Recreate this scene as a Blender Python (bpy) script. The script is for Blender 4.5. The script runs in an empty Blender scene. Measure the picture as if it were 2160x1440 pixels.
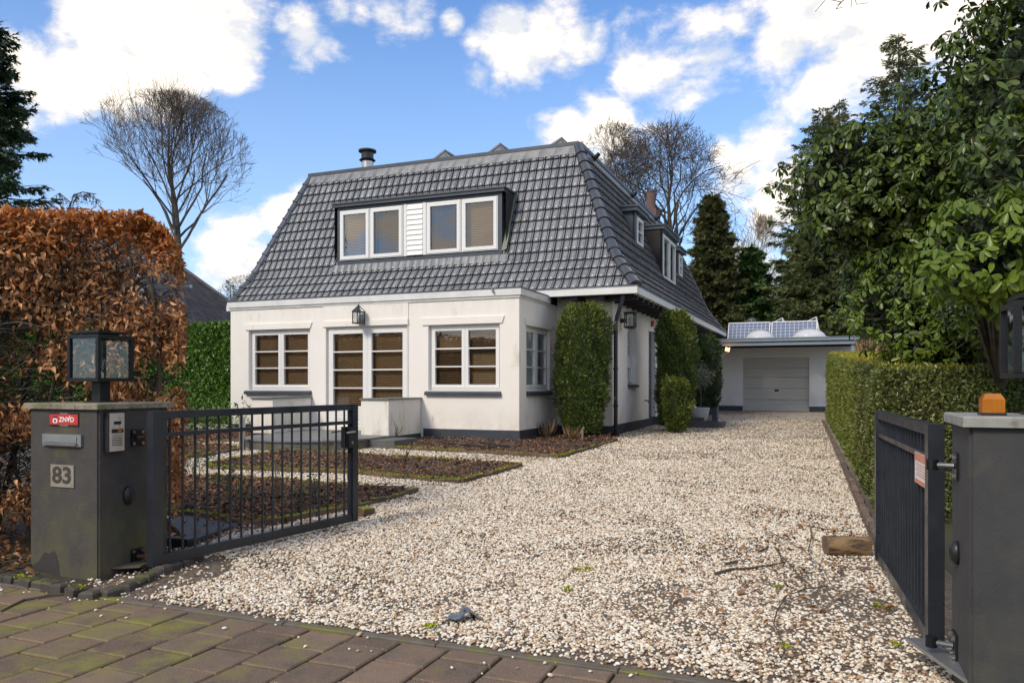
import bpy, bmesh, math, random
import numpy as np
from mathutils import Vector, Matrix, Euler, noise
from mathutils.geometry import tessellate_polygon

random.seed(7); RNG = np.random.default_rng(7)
R = math.radians
scene = bpy.context.scene
COL = scene.collection

# ------------------------------------------------------------------ camera, world, sun, exposure
cam_data = bpy.data.cameras.new('camera')
cam = bpy.data.objects.new('camera', cam_data); COL.objects.link(cam)
cam.location = (0, 0, 1.4); cam.rotation_euler = (R(90), 0, 0)
cam_data.sensor_width = 36; cam_data.lens = 36 * 1640 / 2160
cam_data.shift_y = (812 - 720) / 2160
cam_data.clip_start = 0.05; cam_data.clip_end = 2000
scene.camera = cam

SUN_AZ, SUN_EL = 222.0, 38.0
world = bpy.data.worlds.new('World'); scene.world = world; world.use_nodes = True

def build_world():
    nt = world.node_tree; nt.nodes.clear(); N = nt.nodes.new; L = nt.links.new
    out = N('ShaderNodeOutputWorld'); bg = N('ShaderNodeBackground'); L(bg.outputs[0], out.inputs[0])
    bg.inputs[1].default_value = 0.13
    sky = N('ShaderNodeTexSky'); sky.sky_type = 'NISHITA'; sky.sun_disc = False
    sky.sun_elevation = R(SUN_EL); sky.sun_rotation = R(SUN_AZ)
    sky.air_density = 1.0; sky.dust_density = 0.4; sky.ozone_density = 2.0
    tc = N('ShaderNodeTexCoord')
    nrm = N('ShaderNodeVectorMath'); nrm.operation = 'NORMALIZE'; L(tc.outputs['Generated'], nrm.inputs[0])
    def noise_(scale, detail, rough, off=(0, 0, 0), dist=0.0):
        mp = N('ShaderNodeMapping'); mp.inputs['Location'].default_value = off; mp.inputs['Scale'].default_value = (1, 1, 1.7)
        L(nrm.outputs[0], mp.inputs[0])
        n = N('ShaderNodeTexNoise'); n.inputs['Scale'].default_value = scale; n.inputs['Detail'].default_value = detail
        n.inputs['Roughness'].default_value = rough; n.inputs['Distortion'].default_value = dist
        L(mp.outputs[0], n.inputs['Vector']); return n
    def math_(op, a, b=None, clamp=False):
        m = N('ShaderNodeMath'); m.operation = op; m.use_clamp = clamp
        for i, v in enumerate((a, b)):
            if v is None: continue
            if hasattr(v, 'links'): L(v, m.inputs[i])
            else: m.inputs[i].default_value = v
        return m.outputs[0]
    # cumulus banks, each a set of round puffs at fixed directions (photo pixels 2160 x 1440 give the bearing)
    puffs = [(250,70,130,1),(330,90,140,1),(440,60,120,1),(500,100,70,1),(170,160,90,1),(60,130,60,.9),(240,170,90,1),(350,150,100,1),(480,150,60,.6),(100,185,70,.9),(20,110,50,.8),
             (640,85,55,.8),(670,110,40,.7),(600,60,25,.5),(650,130,50,.4),
             (1080,60,70,1),(1150,80,95,1),(1215,100,65,1),(1055,105,45,1),(1120,125,60,1),(1185,130,50,.8),
             (1330,170,80,.50),(1420,170,90,.42),(1500,120,70,.42),(1480,60,50,.35),(1560,50,40,.3),(1290,240,90,.55),(1200,275,60,.55),(1450,230,80,.45),(1380,260,90,.4),
             (1700,40,90,1),(1800,80,130,1),(1900,50,130,1),(1770,130,90,.9),(1980,20,110,1),(1880,130,80,.8),(1660,90,70,.9),(2080,120,120,1),(1700,190,80,.35),
             (1600,320,80,1),(1560,360,70,1),(1650,410,90,.9),(1530,310,45,.9),(1620,490,70,.7),(1590,560,80,.6),
             (640,420,50,.9),(600,450,55,.9),(660,460,50,.9),(560,545,50,.5),(490,575,60,.5),(620,540,60,.5),(450,490,40,.3),(520,480,50,.35),
             (820,20,45,.5),(870,22,35,.4),(955,48,24,.7),(1010,160,28,.4),(1050,165,25,.35),(760,25,30,.4),(1000,90,26,.3),(720,20,30,.3),
             (1250,210,50,.4),(2100,250,100,.8),(30,250,60,.3)]
    best = None
    for x, y, r, wt in puffs:
        d = Vector((x - 1080, 1640, 812 - y)); ln = d.length; d.normalize()
        dist = N('ShaderNodeVectorMath'); dist.operation = 'DISTANCE'
        L(nrm.outputs[0], dist.inputs[0]); dist.inputs[1].default_value = d
        v = math_('MULTIPLY', dist.outputs['Value'], -wt / (r * 1.12 / ln))
        v = math_('ADD', v, wt)
        best = v if best is None else math_('MAXIMUM', best, v)
    # elsewhere in the sky the same kind of clouds go on at random
    far = noise_(2.6, 3, .5, (3.1, 1.2, .4))
    front = N('ShaderNodeVectorMath'); front.operation = 'DOT_PRODUCT'
    L(nrm.outputs[0], front.inputs[0]); front.inputs[1].default_value = (0, .96, .28)
    outside = N('ShaderNodeMapRange'); outside.inputs['From Min'].default_value = .80; outside.inputs['From Max'].default_value = .70
    L(front.outputs['Value'], outside.inputs['Value'])
    gen = math_('MULTIPLY', math_('ADD', math_('MULTIPLY', far.outputs[0], 5.0), -2.2), outside.outputs[0])
    gen = math_('ADD', gen, math_('MULTIPLY', math_('SUBTRACT', 1.0, outside.outputs[0]), -1.0))
    best = math_('MAXIMUM', math_('MAXIMUM', best, -1.0), gen)
    fine = noise_(8, 10, .62, (.3, 0, 0), .15)
    rag = math_('MULTIPLY', math_('SUBTRACT', fine.outputs[0], .5), 2.7)
    dens = math_('ADD', best, rag)
    mask = N('ShaderNodeMapRange'); mask.interpolation_type = 'SMOOTHSTEP'
    mask.inputs['From Min'].default_value = -.08; mask.inputs['From Max'].default_value = .60
    L(dens, mask.inputs['Value'])
    # inner modelling of the clouds
    sh = noise_(5.5, 7, .55, (5, 2, 1))
    # lit from above: compare the cloud noise with the same noise a little higher up
    upn = N('ShaderNodeVectorMath'); upn.operation = 'ADD'; L(nrm.outputs[0], upn.inputs[0]); upn.inputs[1].default_value = (-.012, 0, .03)
    mp2 = N('ShaderNodeMapping'); mp2.inputs['Location'].default_value = (.3, 0, 0); mp2.inputs['Scale'].default_value = (1, 1, 1.7); L(upn.outputs[0], mp2.inputs[0])
    n2 = N('ShaderNodeTexNoise'); n2.inputs['Scale'].default_value = 8; n2.inputs['Detail'].default_value = 10; n2.inputs['Roughness'].default_value = .62; n2.inputs['Distortion'].default_value = .15; L(mp2.outputs[0], n2.inputs['Vector'])
    dif = math_('SUBTRACT', fine.outputs[0], n2.outputs[0])
    mixd = math_('ADD', math_('MULTIPLY', dif, 2.6), math_('MULTIPLY', sh.outputs[0], 1.3))
    ramp = N('ShaderNodeMapRange'); ramp.inputs['From Min'].default_value = .42; ramp.inputs['From Max'].default_value = .86
    L(mixd, ramp.inputs['Value'])
    cc = N('ShaderNodeMixRGB'); cc.inputs[1].default_value = (3.8, 3.9, 4.1, 1); cc.inputs[2].default_value = (5.9, 5.35, 4.65, 1)
    L(ramp.outputs[0], cc.inputs[0])
    # photo's saturated blue: strengthen the sky's own colour
    hs = N('ShaderNodeMixRGB'); hs.blend_type = 'MULTIPLY'; hs.inputs[0].default_value = 1
    hs.inputs[2].default_value = SKYTINT
    L(sky.outputs[0], hs.inputs[1])
    # pale winter haze, stronger towards the horizon
    sz_ = N('ShaderNodeSeparateXYZ'); L(nrm.outputs[0], sz_.inputs[0])
    hz_ = N('ShaderNodeMapRange'); hz_.inputs['From Min'].default_value = .0; hz_.inputs['From Max'].default_value = .50; hz_.inputs['To Min'].default_value = .60; hz_.inputs['To Max'].default_value = .0
    L(sz_.outputs[2], hz_.inputs['Value'])
    hm_ = N('ShaderNodeMixRGB'); hm_.inputs[2].default_value = (3.6, 4.35, 5.0, 1); L(hz_.outputs[0], hm_.inputs[0]); L(hs.outputs[0], hm_.inputs[1]); hs = hm_
    mixn = N('ShaderNodeMixRGB'); L(mask.outputs[0], mixn.inputs[0]); L(hs.outputs[0], mixn.inputs[1]); L(cc.outputs[0], mixn.inputs[2])
    L(mixn.outputs[0], bg.inputs[0])
SKYTINT = (.44, .69, .97, 1)
build_world()

sun_d = bpy.data.lights.new('sun', 'SUN'); sun = bpy.data.objects.new('sun', sun_d); COL.objects.link(sun)
sun_d.energy = 1.5; sun_d.angle = R(14); sun_d.color = (1, .89, .72)
sv = Vector((math.sin(R(SUN_AZ)) * math.cos(R(SUN_EL)), math.cos(R(SUN_AZ)) * math.cos(R(SUN_EL)), math.sin(R(SUN_EL))))
sun.rotation_euler = sv.to_track_quat('Z', 'Y').to_euler()
vs = scene.view_settings
vs.view_transform = 'Standard'; vs.look = 'None'; vs.exposure = 0.80; vs.gamma = 1; vs.use_curve_mapping = False
scene.cycles.use_denoising = True
scene.cycles.max_bounces = 8; scene.cycles.transparent_max_bounces = 24

# ------------------------------------------------------------------ helpers
E1 = Vector((.92788, -.37294, 0)); E2 = Vector((.37294, .92788, 0)); HM = Vector((2.335, 18.06, 0))
ROT = math.atan2(-.37294, .92788)
def gz(y): return float(np.interp(y, [5, 16.3, 32], [0, .2, .33]))
def hw(u, v, z=0): return HM + E1 * u + E2 * v + Vector((0, 0, z))
def to_house(x, y):
    d = Vector((x, y, 0)) - HM; return d.dot(E1), d.dot(E2)

class MB:
    def __init__(s, xf=None): s.v = []; s.f = []; s.xf = xf
    def add(s, vs, fs):
        b = len(s.v)
        if s.xf: vs = [s.xf(*p) for p in vs]
        s.v += [tuple(p) for p in vs]; s.f += [tuple(i + b for i in f) for f in fs]; return s
    def box(s, x0, x1, y0, y1, z0, z1):
        return s.add([(x0,y0,z0),(x1,y0,z0),(x1,y1,z0),(x0,y1,z0),(x0,y0,z1),(x1,y0,z1),(x1,y1,z1),(x0,y1,z1)],
                     [(0,3,2,1),(4,5,6,7),(0,1,5,4),(1,2,6,5),(2,3,7,6),(3,0,4,7)])
    def cbox(s, x0, x1, y0, y1, z0, z1, c):
        """box with its top edges chamfered"""
        return s.add([(x0,y0,z0),(x1,y0,z0),(x1,y1,z0),(x0,y1,z0),(x0,y0,z1-c),(x1,y0,z1-c),(x1,y1,z1-c),(x0,y1,z1-c),
                      (x0+c,y0+c,z1),(x1-c,y0+c,z1),(x1-c,y1-c,z1),(x0+c,y1-c,z1)],
                     [(0,3,2,1),(0,1,5,4),(1,2,6,5),(2,3,7,6),(3,0,4,7),(4,5,9,8),(5,6,10,9),(6,7,11,10),(7,4,8,11),(8,9,10,11)])
    def quad(s, a, b, c, d): return s.add([a, b, c, d], [(0,1,2,3)])
    def poly(s, pts, z0, z1):
        n = len(pts); vs = [(x, y, z0) for x, y in pts] + [(x, y, z1) for x, y in pts]
        return s.add(vs, [tuple(range(n))[::-1], tuple(range(n, 2*n))] + [(i, (i+1) % n, n+(i+1) % n, n+i) for i in range(n)])
    def tube(s, pts, rad, n=6, cap=True):
        pts = [Vector(p) for p in pts]; m = len(pts)
        if not hasattr(rad, '__len__'): rad = [rad] * m
        vs = []; ref = None
        for i, p in enumerate(pts):
            d = (pts[min(i+1, m-1)] - pts[max(i-1, 0)])
            if d.length < 1e-9: d = Vector((0, 0, 1))
            d.normalize()
            if ref is None: ref = Vector((1, 0, 0)) if abs(d.x) < .8 else Vector((0, 1, 0))
            a = d.cross(ref).normalized(); b = d.cross(a); ref = -b if False else ref
            for k in range(n):
                t = 2 * math.pi * k / n
                vs.append(p + (a * math.cos(t) + b * math.sin(t)) * rad[i])
        fs = [(i*n+k, i*n+(k+1) % n, (i+1)*n+(k+1) % n, (i+1)*n+k) for i in range(m-1) for k in range(n)]
        if cap: fs += [tuple(range(n))[::-1], tuple(range((m-1)*n, m*n))]
        return s.add(vs, fs)
    def lathe(s, prof, n=16, cx=0, cy=0, cz=0, sx=1, sy=1):
        vs = [(cx + r*math.cos(2*math.pi*k/n)*sx, cy + r*math.sin(2*math.pi*k/n)*sy, cz + z) for r, z in prof for k in range(n)]
        m = len(prof)
        fs = [(i*n+k, i*n+(k+1) % n, (i+1)*n+(k+1) % n, (i+1)*n+k) for i in range(m-1) for k in range(n)]
        fs += [tuple(range(n))[::-1], tuple(range((m-1)*n, m*n))]
        return s.add(vs, fs)
    def mesh(s, name, mat=None, smooth=False):
        me = bpy.data.meshes.new(name); me.from_pydata(s.v, [], s.f)
        bm = bmesh.new(); bm.from_mesh(me); bmesh.ops.recalc_face_normals(bm, faces=bm.faces); bm.to_mesh(me); bm.free()
        if mat: me.materials.append(mat)
        if smooth: me.polygons.foreach_set('use_smooth', [True] * len(me.polygons))
        return me
    def build(s, name, mat, parent=None, smooth=False, kind=None, label=None, loc=None, rot=None):
        return obj(name, s.mesh(name, mat, smooth), parent, kind, label, loc, rot)

def obj(name, me, parent=None, kind=None, label=None, loc=None, rot=None):
    o = bpy.data.objects.new(name, me); COL.objects.link(o)
    if parent: o.parent = parent
    if kind: o['kind'] = kind
    if label: o['label'] = label
    if loc is not None: o.location = loc
    if rot is not None: o.rotation_euler = rot
    return o
def thing(name, label, cat, loc=(0,0,0), rz=0, group=None):
    o = bpy.data.objects.new(name, None); COL.objects.link(o)
    o.empty_display_size = .2; o.location = loc; o.rotation_euler = (0, 0, rz); return tag(o, label, cat, group)
def tag(o, label, cat, group=None):
    o['label'] = label; o['category'] = cat
    if group: o['group'] = group
    return o
def copy_tree(o, parent=None):
    c = o.copy(); COL.objects.link(c)
    if parent: c.parent = parent
    for ch in o.children: copy_tree(ch, c)
    return c

def np_mesh(name, V, F, mat, smooth=False):
    """V (n,3), F (m,k) arrays"""
    me = bpy.data.meshes.new(name); n, (m, k) = len(V), F.shape
    me.vertices.add(n); me.vertices.foreach_set('co', np.ascontiguousarray(V, np.float32).ravel())
    me.loops.add(m*k); me.loops.foreach_set('vertex_index', F.astype(np.int32).ravel())
    me.polygons.add(m); me.polygons.foreach_set('loop_start', np.arange(0, m*k, k, dtype=np.int32))
    me.polygons.foreach_set('loop_total', np.full(m, k, np.int32))
    if smooth: me.polygons.foreach_set('use_smooth', np.ones(m, bool))
    me.update(calc_edges=True)
    if mat: me.materials.append(mat)
    return me

# leaf templates: (along, across, normal)
T_RH = (np.array([(0,0,0),(.45,.5,.10),(1,0,0),(.45,-.5,.10)]), np.array([(0,1,2),(0,2,3)]))
T_BEECH = (np.array([(0,0,0),(.3,.42,.12),(.65,.34,.02),(1,0,-.32),(.65,-.34,.10),(.3,-.42,.20),(.5,0,-.04)]),
           np.array([(0,1,6),(1,2,6),(2,3,6),(3,4,6),(4,5,6),(5,0,6)]))
T_RHODO = (np.array([(0,0,0),(.28,.34,.03),(.60,.5,-.03),(.88,.38,-.12),(1,0,-.17),(.88,-.38,-.12),(.60,-.5,-.03),(.28,-.34,.03),(.33,0,-.035),(.68,0,-.10)]),
           np.array([(0,1,8),(1,2,8),(2,9,8),(2,3,9),(3,4,9),(4,5,9),(5,6,9),(6,8,9),(6,7,8),(7,0,8)]))
T_SPRAY = (np.array([(0,0,0),(.35,.22,.05),(.30,.06,0),(.75,.38,.0),(.62,.05,.03),(1,0,0),(.62,-.05,.03),(.75,-.38,0),(.30,-.06,0),(.35,-.22,.05)]),
           np.array([(0,1,2),(2,3,4),(0,2,8),(2,4,8),(4,6,8),(4,5,6),(8,6,7),(0,8,9)]))
def unit(a): return a / np.maximum(np.linalg.norm(a, axis=1, keepdims=True), 1e-9)
def leaf_frames(D, U):
    D = unit(D); S = unit(np.cross(U, D)); Nn = np.cross(D, S); return D, S, Nn
def leaves(P, D, U, L, W, T):
    """P positions, D axis, U approx up normal, L length, W width arrays"""
    D, S, Nn = leaf_frames(D, U); t, f = T; n = len(P); k = len(t)
    L = np.broadcast_to(L, n)[:, None, None]; W = np.broadcast_to(W, n)[:, None, None]
    V = P[:, None, :] + D[:, None, :] * t[None, :, 0:1] * L + S[:, None, :] * t[None, :, 1:2] * W + Nn[:, None, :] * t[None, :, 2:3] * L
    F = f[None] + (np.arange(n) * k)[:, None, None]
    return V.reshape(-1, 3), F.reshape(-1, f.shape[1])
def leaf_obj(name, parts, mat, parent=None, kind='stuff', smooth=False):
    Vs, Fs, b = [], [], 0
    for V, F in parts: Vs.append(V); Fs.append(F + b); b += len(V)
    o = obj(name, np_mesh(name, np.concatenate(Vs), np.concatenate(Fs), mat, smooth), parent)
    if kind: o['kind'] = kind
    return o
def leaf_singles(name, P, D, U, L, W, T, mat, parent, idx):
    """each of these leaves an object of its own, sharing one mesh"""
    D, S, Nn = leaf_frames(D, U)
    me = np_mesh(name, T[0], T[1], mat)
    W = np.broadcast_to(W, len(P)); L = np.broadcast_to(L, len(P))
    for i in idx:
        o = bpy.data.objects.new(name, me); COL.objects.link(o); o.parent = parent
        m = Matrix(((D[i][0]*L[i], S[i][0]*W[i], Nn[i][0]*L[i], P[i][0]), (D[i][1]*L[i], S[i][1]*W[i], Nn[i][1]*L[i], P[i][1]),
                    (D[i][2]*L[i], S[i][2]*W[i], Nn[i][2]*L[i], P[i][2]), (0, 0, 0, 1)))
        o.matrix_basis = m
def rdir(n): return unit(RNG.normal(size=(n, 3)))

# ------------------------------------------------------------------ materials
MATS = {}
def mat(name, c1, c2=None, scale=4, rough=.6, bump=0, bscale=60, island=0, objrand=0, metal=0, spec=.5, coat=0, transl=0,
        moss=None, detail=4, stretch=(1,1,1), c3=None, coords='Object', speck=None, lo=.35, hi=.65, rvar=0):
    m = bpy.data.materials.new(name); m.use_nodes = True; nt = m.node_tree; nt.nodes.clear()
    N = nt.nodes.new; L = nt.links.new
    out = N('ShaderNodeOutputMaterial'); p = N('ShaderNodeBsdfPrincipled'); L(p.outputs[0], out.inputs[0])
    p.inputs['Roughness'].default_value = rough; p.inputs['Metallic'].default_value = metal
    p.inputs['Specular IOR Level'].default_value = spec; p.inputs['Coat Weight'].default_value = coat; p.inputs['Coat Roughness'].default_value = .12
    tc = N('ShaderNodeTexCoord'); mp = N('ShaderNodeMapping'); mp.inputs['Scale'].default_value = stretch
    if coords == 'World':
        g = N('ShaderNodeNewGeometry'); L(g.outputs['Position'], mp.inputs[0])
    else: L(tc.outputs[coords], mp.inputs[0])
    col = None
    def rgb(c): return (c[0], c[1], c[2], 1)
    def noise_fac(sc, lo=.35, hi=.65, det=4):
        n = N('ShaderNodeTexNoise'); n.inputs['Scale'].default_value = sc; n.inputs['Detail'].default_value = det; n.inputs['Roughness'].default_value = .6
        L(mp.outputs[0], n.inputs['Vector'])
        r = N('ShaderNodeMapRange'); r.inputs['From Min'].default_value = lo; r.inputs['From Max'].default_value = hi
        L(n.outputs[0], r.inputs['Value']); return r.outputs[0]
    def mix(f, a, b, mode='MIX'):
        x = N('ShaderNodeMixRGB'); x.blend_type = mode
        for i, v in ((0, f), (1, a), (2, b)):
            if hasattr(v, 'links'): L(v, x.inputs[i])
            elif i == 0: x.inputs[0].default_value = v
            else: x.inputs[i].default_value = rgb(v)
        return x.outputs[0]
    col = mix(noise_fac(scale, lo, hi, detail), c1, c2 if c2 else c1)
    if c3: col = mix(noise_fac(scale * 2.7, .5, .72, detail), col, c3)
    if island:
        g2 = N('ShaderNodeNewGeometry'); cr = N('ShaderNodeMapRange')
        cr.inputs['To Min'].default_value = 1 - island; cr.inputs['To Max'].default_value = 1 + island
        L(g2.outputs['Random Per Island'], cr.inputs['Value']); col = mix(1.0, col, cr.outputs[0], 'MULTIPLY')
    if objrand:
        oi = N('ShaderNodeObjectInfo'); cr = N('ShaderNodeMapRange')
        cr.inputs['To Min'].default_value = 1 - objrand; cr.inputs['To Max'].default_value = 1 + objrand
        L(oi.outputs['Random'], cr.inputs['Value']); col = mix(1.0, col, cr.outputs[0], 'MULTIPLY')
    if speck:
        n = N('ShaderNodeTexVoronoi'); n.inputs['Scale'].default_value = speck[1]; L(mp.outputs[0], n.inputs['Vector'])
        r = N('ShaderNodeMapRange'); r.inputs['From Min'].default_value = speck[2]; r.inputs['From Max'].default_value = speck[2] * .5
        L(n.outputs['Distance'], r.inputs['Value']); col = mix(r.outputs[0], col, speck[0])
    if moss:
        f = noise_fac(moss[1], moss[2], moss[3], 6)
        if len(moss) > 4:
            g3 = N('ShaderNodeNewGeometry'); sx = N('ShaderNodeSeparateXYZ'); L(g3.outputs['Normal'], sx.inputs[0])
            r = N('ShaderNodeMapRange'); r.inputs['From Min'].default_value = .3; r.inputs['From Max'].default_value = .8; L(sx.outputs[2], r.inputs['Value'])
            mm = N('ShaderNodeMath'); mm.operation = 'MULTIPLY'; L(f, mm.inputs[0]); L(r.outputs[0], mm.inputs[1]); f = mm.outputs[0]
        col = mix(f, col, moss[0])
    L(col, p.inputs['Base Color'])
    if rvar:
        rr = N('ShaderNodeMapRange'); rr.inputs['To Min'].default_value = max(0.02, rough - rvar); rr.inputs['To Max'].default_value = rough + rvar
        L(noise_fac(scale * 1.6), rr.inputs['Value']); L(rr.outputs[0], p.inputs['Roughness'])
    if bump:
        n = N('ShaderNodeTexNoise'); n.inputs['Scale'].default_value = bscale; n.inputs['Detail'].default_value = 5
        L(mp.outputs[0], n.inputs['Vector'])
        b = N('ShaderNodeBump'); b.inputs['Strength'].default_value = min(1, bump * 40 if bump < .02 else 1); b.inputs['Distance'].default_value = bump
        L(n.outputs[0], b.inputs['Height']); L(b.outputs[0], p.inputs['Normal'])
    if transl:
        t = N('ShaderNodeBsdfTranslucent'); L(col, t.inputs[0]); ms = N('ShaderNodeMixShader'); ms.inputs[0].default_value = transl
        L(p.outputs[0], ms.inputs[1]); L(t.outputs[0], ms.inputs[2]); L(ms.outputs[0], out.inputs[0])
    MATS[name] = m; return m
def glass_mat(name, tint=(.9,.95,.95), base=.07):
    m = bpy.data.materials.new(name); m.use_nodes = True; nt = m.node_tree; nt.nodes.clear(); N = nt.nodes.new; L = nt.links.new
    out = N('ShaderNodeOutputMaterial'); g = N('ShaderNodeBsdfGlossy'); g.inputs['Roughness'].default_value = .015; g.inputs['Color'].default_value = (.95,.97,1,1)
    t = N('ShaderNodeBsdfTransparent'); t.inputs[0].default_value = (*tint, 1)
    fr = N('ShaderNodeFresnel'); fr.inputs[0].default_value = 1.5
    a = N('ShaderNodeMath'); a.operation = 'MULTIPLY_ADD'; a.inputs[1].default_value = 1.35; a.inputs[2].default_value = base; a.use_clamp = True
    L(fr.outputs[0], a.inputs[0]); ms = N('ShaderNodeMixShader'); L(a.outputs[0], ms.inputs[0]); L(t.outputs[0], ms.inputs[1]); L(g.outputs[0], ms.inputs[2])
    bn = N('ShaderNodeTexNoise'); bn.inputs['Scale'].default_value = 1.3; b = N('ShaderNodeBump'); b.inputs['Distance'].default_value = .004; b.inputs['Strength'].default_value = .5
    L(bn.outputs[0], b.inputs['Height']); L(b.outputs[0], g.inputs['Normal']); L(ms.outputs[0], out.inputs[0]); return m
def emit_mat(name, c, s):
    m = bpy.data.materials.new(name); m.use_nodes = True; nt = m.node_tree; nt.nodes.clear()
    out = nt.nodes.new('ShaderNodeOutputMaterial'); e = nt.nodes.new('ShaderNodeEmission'); e.inputs[0].default_value = (*c, 1); e.inputs[1].default_value = s
    nt.links.new(e.outputs[0], out.inputs[0]); return m

M_stucco = mat('cream_stucco', (.83,.775,.695), (.87,.825,.76), 1.2, .85, .004, 45, moss=((.52,.46,.34), 2.2, .62, .85), lo=.3, hi=.7, stretch=(1,1,.6))
M_sturough = mat('weathered_stucco', (.80,.75,.66), (.84,.80,.73), 1.5, .85, .004, 45, moss=((.42,.38,.20), 3.5, .56, .80), stretch=(1.6,1.6,.5))
M_plinth = mat('plinth_paint', (.030,.036,.052), (.042,.048,.062), 3, .55, .003, 40)
M_white = mat('white_gloss_paint', (.82,.80,.765), (.79,.775,.745), 2, .35, 0)
M_fascia = mat('fascia_paint', (.76,.75,.73), (.70,.69,.66), 2.5, .45, 0, stretch=(1,1,3))
M_dark = mat('anthracite_paint', (.045,.056,.070), (.060,.071,.086), 2.5, .38, 0, rvar=.08)
M_soffit = mat('dark_timber', (.018,.019,.021), (.03,.03,.032), 6, .6)
M_tile = mat('glazed_roof_tile', (.185,.192,.208), (.265,.270,.282), 2.2, .28, .0012, 30, island=.16, spec=.8, coat=.35, rvar=.07, moss=((.12,.12,.06), 1.6, .66, .85), coords='World')
M_tileobj = mat('glazed_roof_tile_single', (.185,.192,.208), (.265,.270,.282), 2.2, .28, .0012, 30, objrand=.16, spec=.8, coat=.35, rvar=.07, moss=((.12,.12,.06), 1.6, .66, .85), coords='World')
M_hip = mat('hip_tile_glaze', (.045,.048,.055), (.065,.068,.075), 2, .22, .001, 20, objrand=.15, spec=.7, coat=.4)
M_lead = mat('lead_flashing', (.115,.12,.13), (.17,.175,.185), 6, .45, .004, 14, metal=.3)
M_underroof = mat('roof_membrane', (.015,.015,.016), None, 3, .8)
M_slab = mat('bluestone_slab', (.14,.145,.145), (.20,.20,.19), 3, .5, .001, 40, moss=((.13,.14,.05), 4, .55, .75))
M_blind = mat('wood_blind', (.50,.29,.14), (.58,.35,.18), 9, .5, stretch=(.3,.3,8))
M_blinddk = mat('dark_wood_blind', (.22,.125,.060), (.29,.17,.085), 9, .5, stretch=(.3,.3,8))
M_curtain = mat('pale_curtain', (.70,.70,.68), (.8,.8,.78), 6, .9, stretch=(8,8,.4))
M_room = mat('room_shade', (.035,.030,.026), (.02,.018,.016), 2, .9)
M_glass = glass_mat('window_glass'); M_lglass = glass_mat('lantern_glass', (.85,.87,.86), .02)
M_pillar = mat('anthracite_render', (.045,.042,.041), (.066,.060,.056), 3, .8, .010, 62, c3=(.080,.064,.052), moss=((.10,.10,.030), 2.0, .54, .74), detail=6)
M_pillarR = mat('dark_render', (.038,.038,.040), (.054,.053,.053), 3, .75, .007, 66, c3=(.065,.058,.05))
M_cap = mat('stone_coping', (.30,.26,.20), (.22,.19,.14), 8, .75, .003, 50, moss=((.10,.11,.02), 7, .50, .70), c3=(.10,.085,.06))
M_capR = mat('pale_coping', (.34,.33,.30), (.26,.25,.22), 8, .7, .003, 50, c3=(.14,.13,.11))
M_gate = mat('gate_powdercoat', (.016,.019,.026), (.026,.030,.038), 3, .36, .0006, 90, rvar=.1, moss=((.08,.085,.05), 5, .66, .85))
M_iron = mat('black_iron', (.012,.012,.014), (.02,.02,.022), 8, .35, metal=.3)
M_steel = mat('brushed_steel', (.50,.50,.50), (.40,.40,.40), 10, .32, metal=.9, stretch=(1,1,20))
M_alu = mat('painted_aluminium', (.36,.36,.36), (.42,.42,.42), 5, .35, metal=.7)
M_rust = mat('rusty_metal', (.20,.09,.045), (.10,.05,.03), 20, .7, .001, 80, metal=.3)
M_red = mat('red_enamel', (.62,.035,.035), (.55,.03,.03), 3, .3, coat=.3)
M_signw = mat('sign_white', (.78,.77,.74), None, 3, .4)
M_signred = mat('faded_red_print', (.62,.20,.13), (.70,.30,.22), 8, .5)
M_blackp = mat('black_plastic', (.014,.014,.016), (.02,.02,.022), 8, .35)
M_numb = mat('number_plate_metal', (.29,.26,.21), (.34,.31,.26), 12, .5, metal=.2, c3=(.25,.19,.13))
M_numd = mat('number_etch', (.055,.045,.042), None, 8, .5)
M_inter = mat('intercom_face', (.60,.50,.40), (.66,.62,.56), 14, .4, metal=.4, moss=((.42,.20,.08), 18, .58, .72))
M_amber = mat('amber_lens', (.62,.22,.01), (.52,.17,.01), 6, .3, coat=.5, transl=.3)
M_brick = mat('edging_brick', (.17,.10,.065), (.11,.08,.055), 12, .85, .004, 60, objrand=.3, moss=((.22,.24,.015), 5, .47, .56, 1), coords='World')
M_brickdry = mat('drive_edge_brick', (.19,.13,.09), (.14,.10,.075), 12, .85, .004, 60, objrand=.3, coords='World')
M_sett = mat('mossy_sett', (.075,.062,.048), (.05,.045,.038), 12, .85, .006, 50, objrand=.25, moss=((.10,.11,.02), 6, .50, .66, 1), coords='World')
M_soil = mat('bed_soil', (.050,.033,.022), (.085,.055,.036), 25, .95, .02, 40, c3=(.14,.075,.04), coords='World')
M_earth = mat('bare_earth', (.060,.045,.032), (.035,.028,.02), 9, .95, .012, 40, c3=(.08,.08,.03), coords='World')
M_ground = mat('garden_ground', (.05,.06,.025), (.07,.055,.035), 1.2, .95, .01, 20, coords='World')
M_moss = mat('bright_moss', (.34,.36,.012), (.19,.22,.012), 30, .9, island=.4)
M_litter = mat('dry_leaf', (.38,.18,.075), (.22,.10,.042), 6, .6, island=.5, transl=.15)
M_litterd = mat('dark_leaf_litter', (.17,.095,.055), (.08,.045,.028), 6, .7, island=.5)
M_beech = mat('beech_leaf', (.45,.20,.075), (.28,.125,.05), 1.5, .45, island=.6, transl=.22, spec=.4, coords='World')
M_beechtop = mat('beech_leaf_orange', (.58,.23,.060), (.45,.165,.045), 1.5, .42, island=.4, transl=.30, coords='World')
M_beechpale = mat('beech_leaf_pale', (.66,.35,.16), (.50,.25,.10), 1.5, .5, island=.35, transl=.15, coords='World')
M_twig = mat('beech_twig', (.090,.075,.050), (.055,.045,.03), 8, .8, island=.25)
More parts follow.
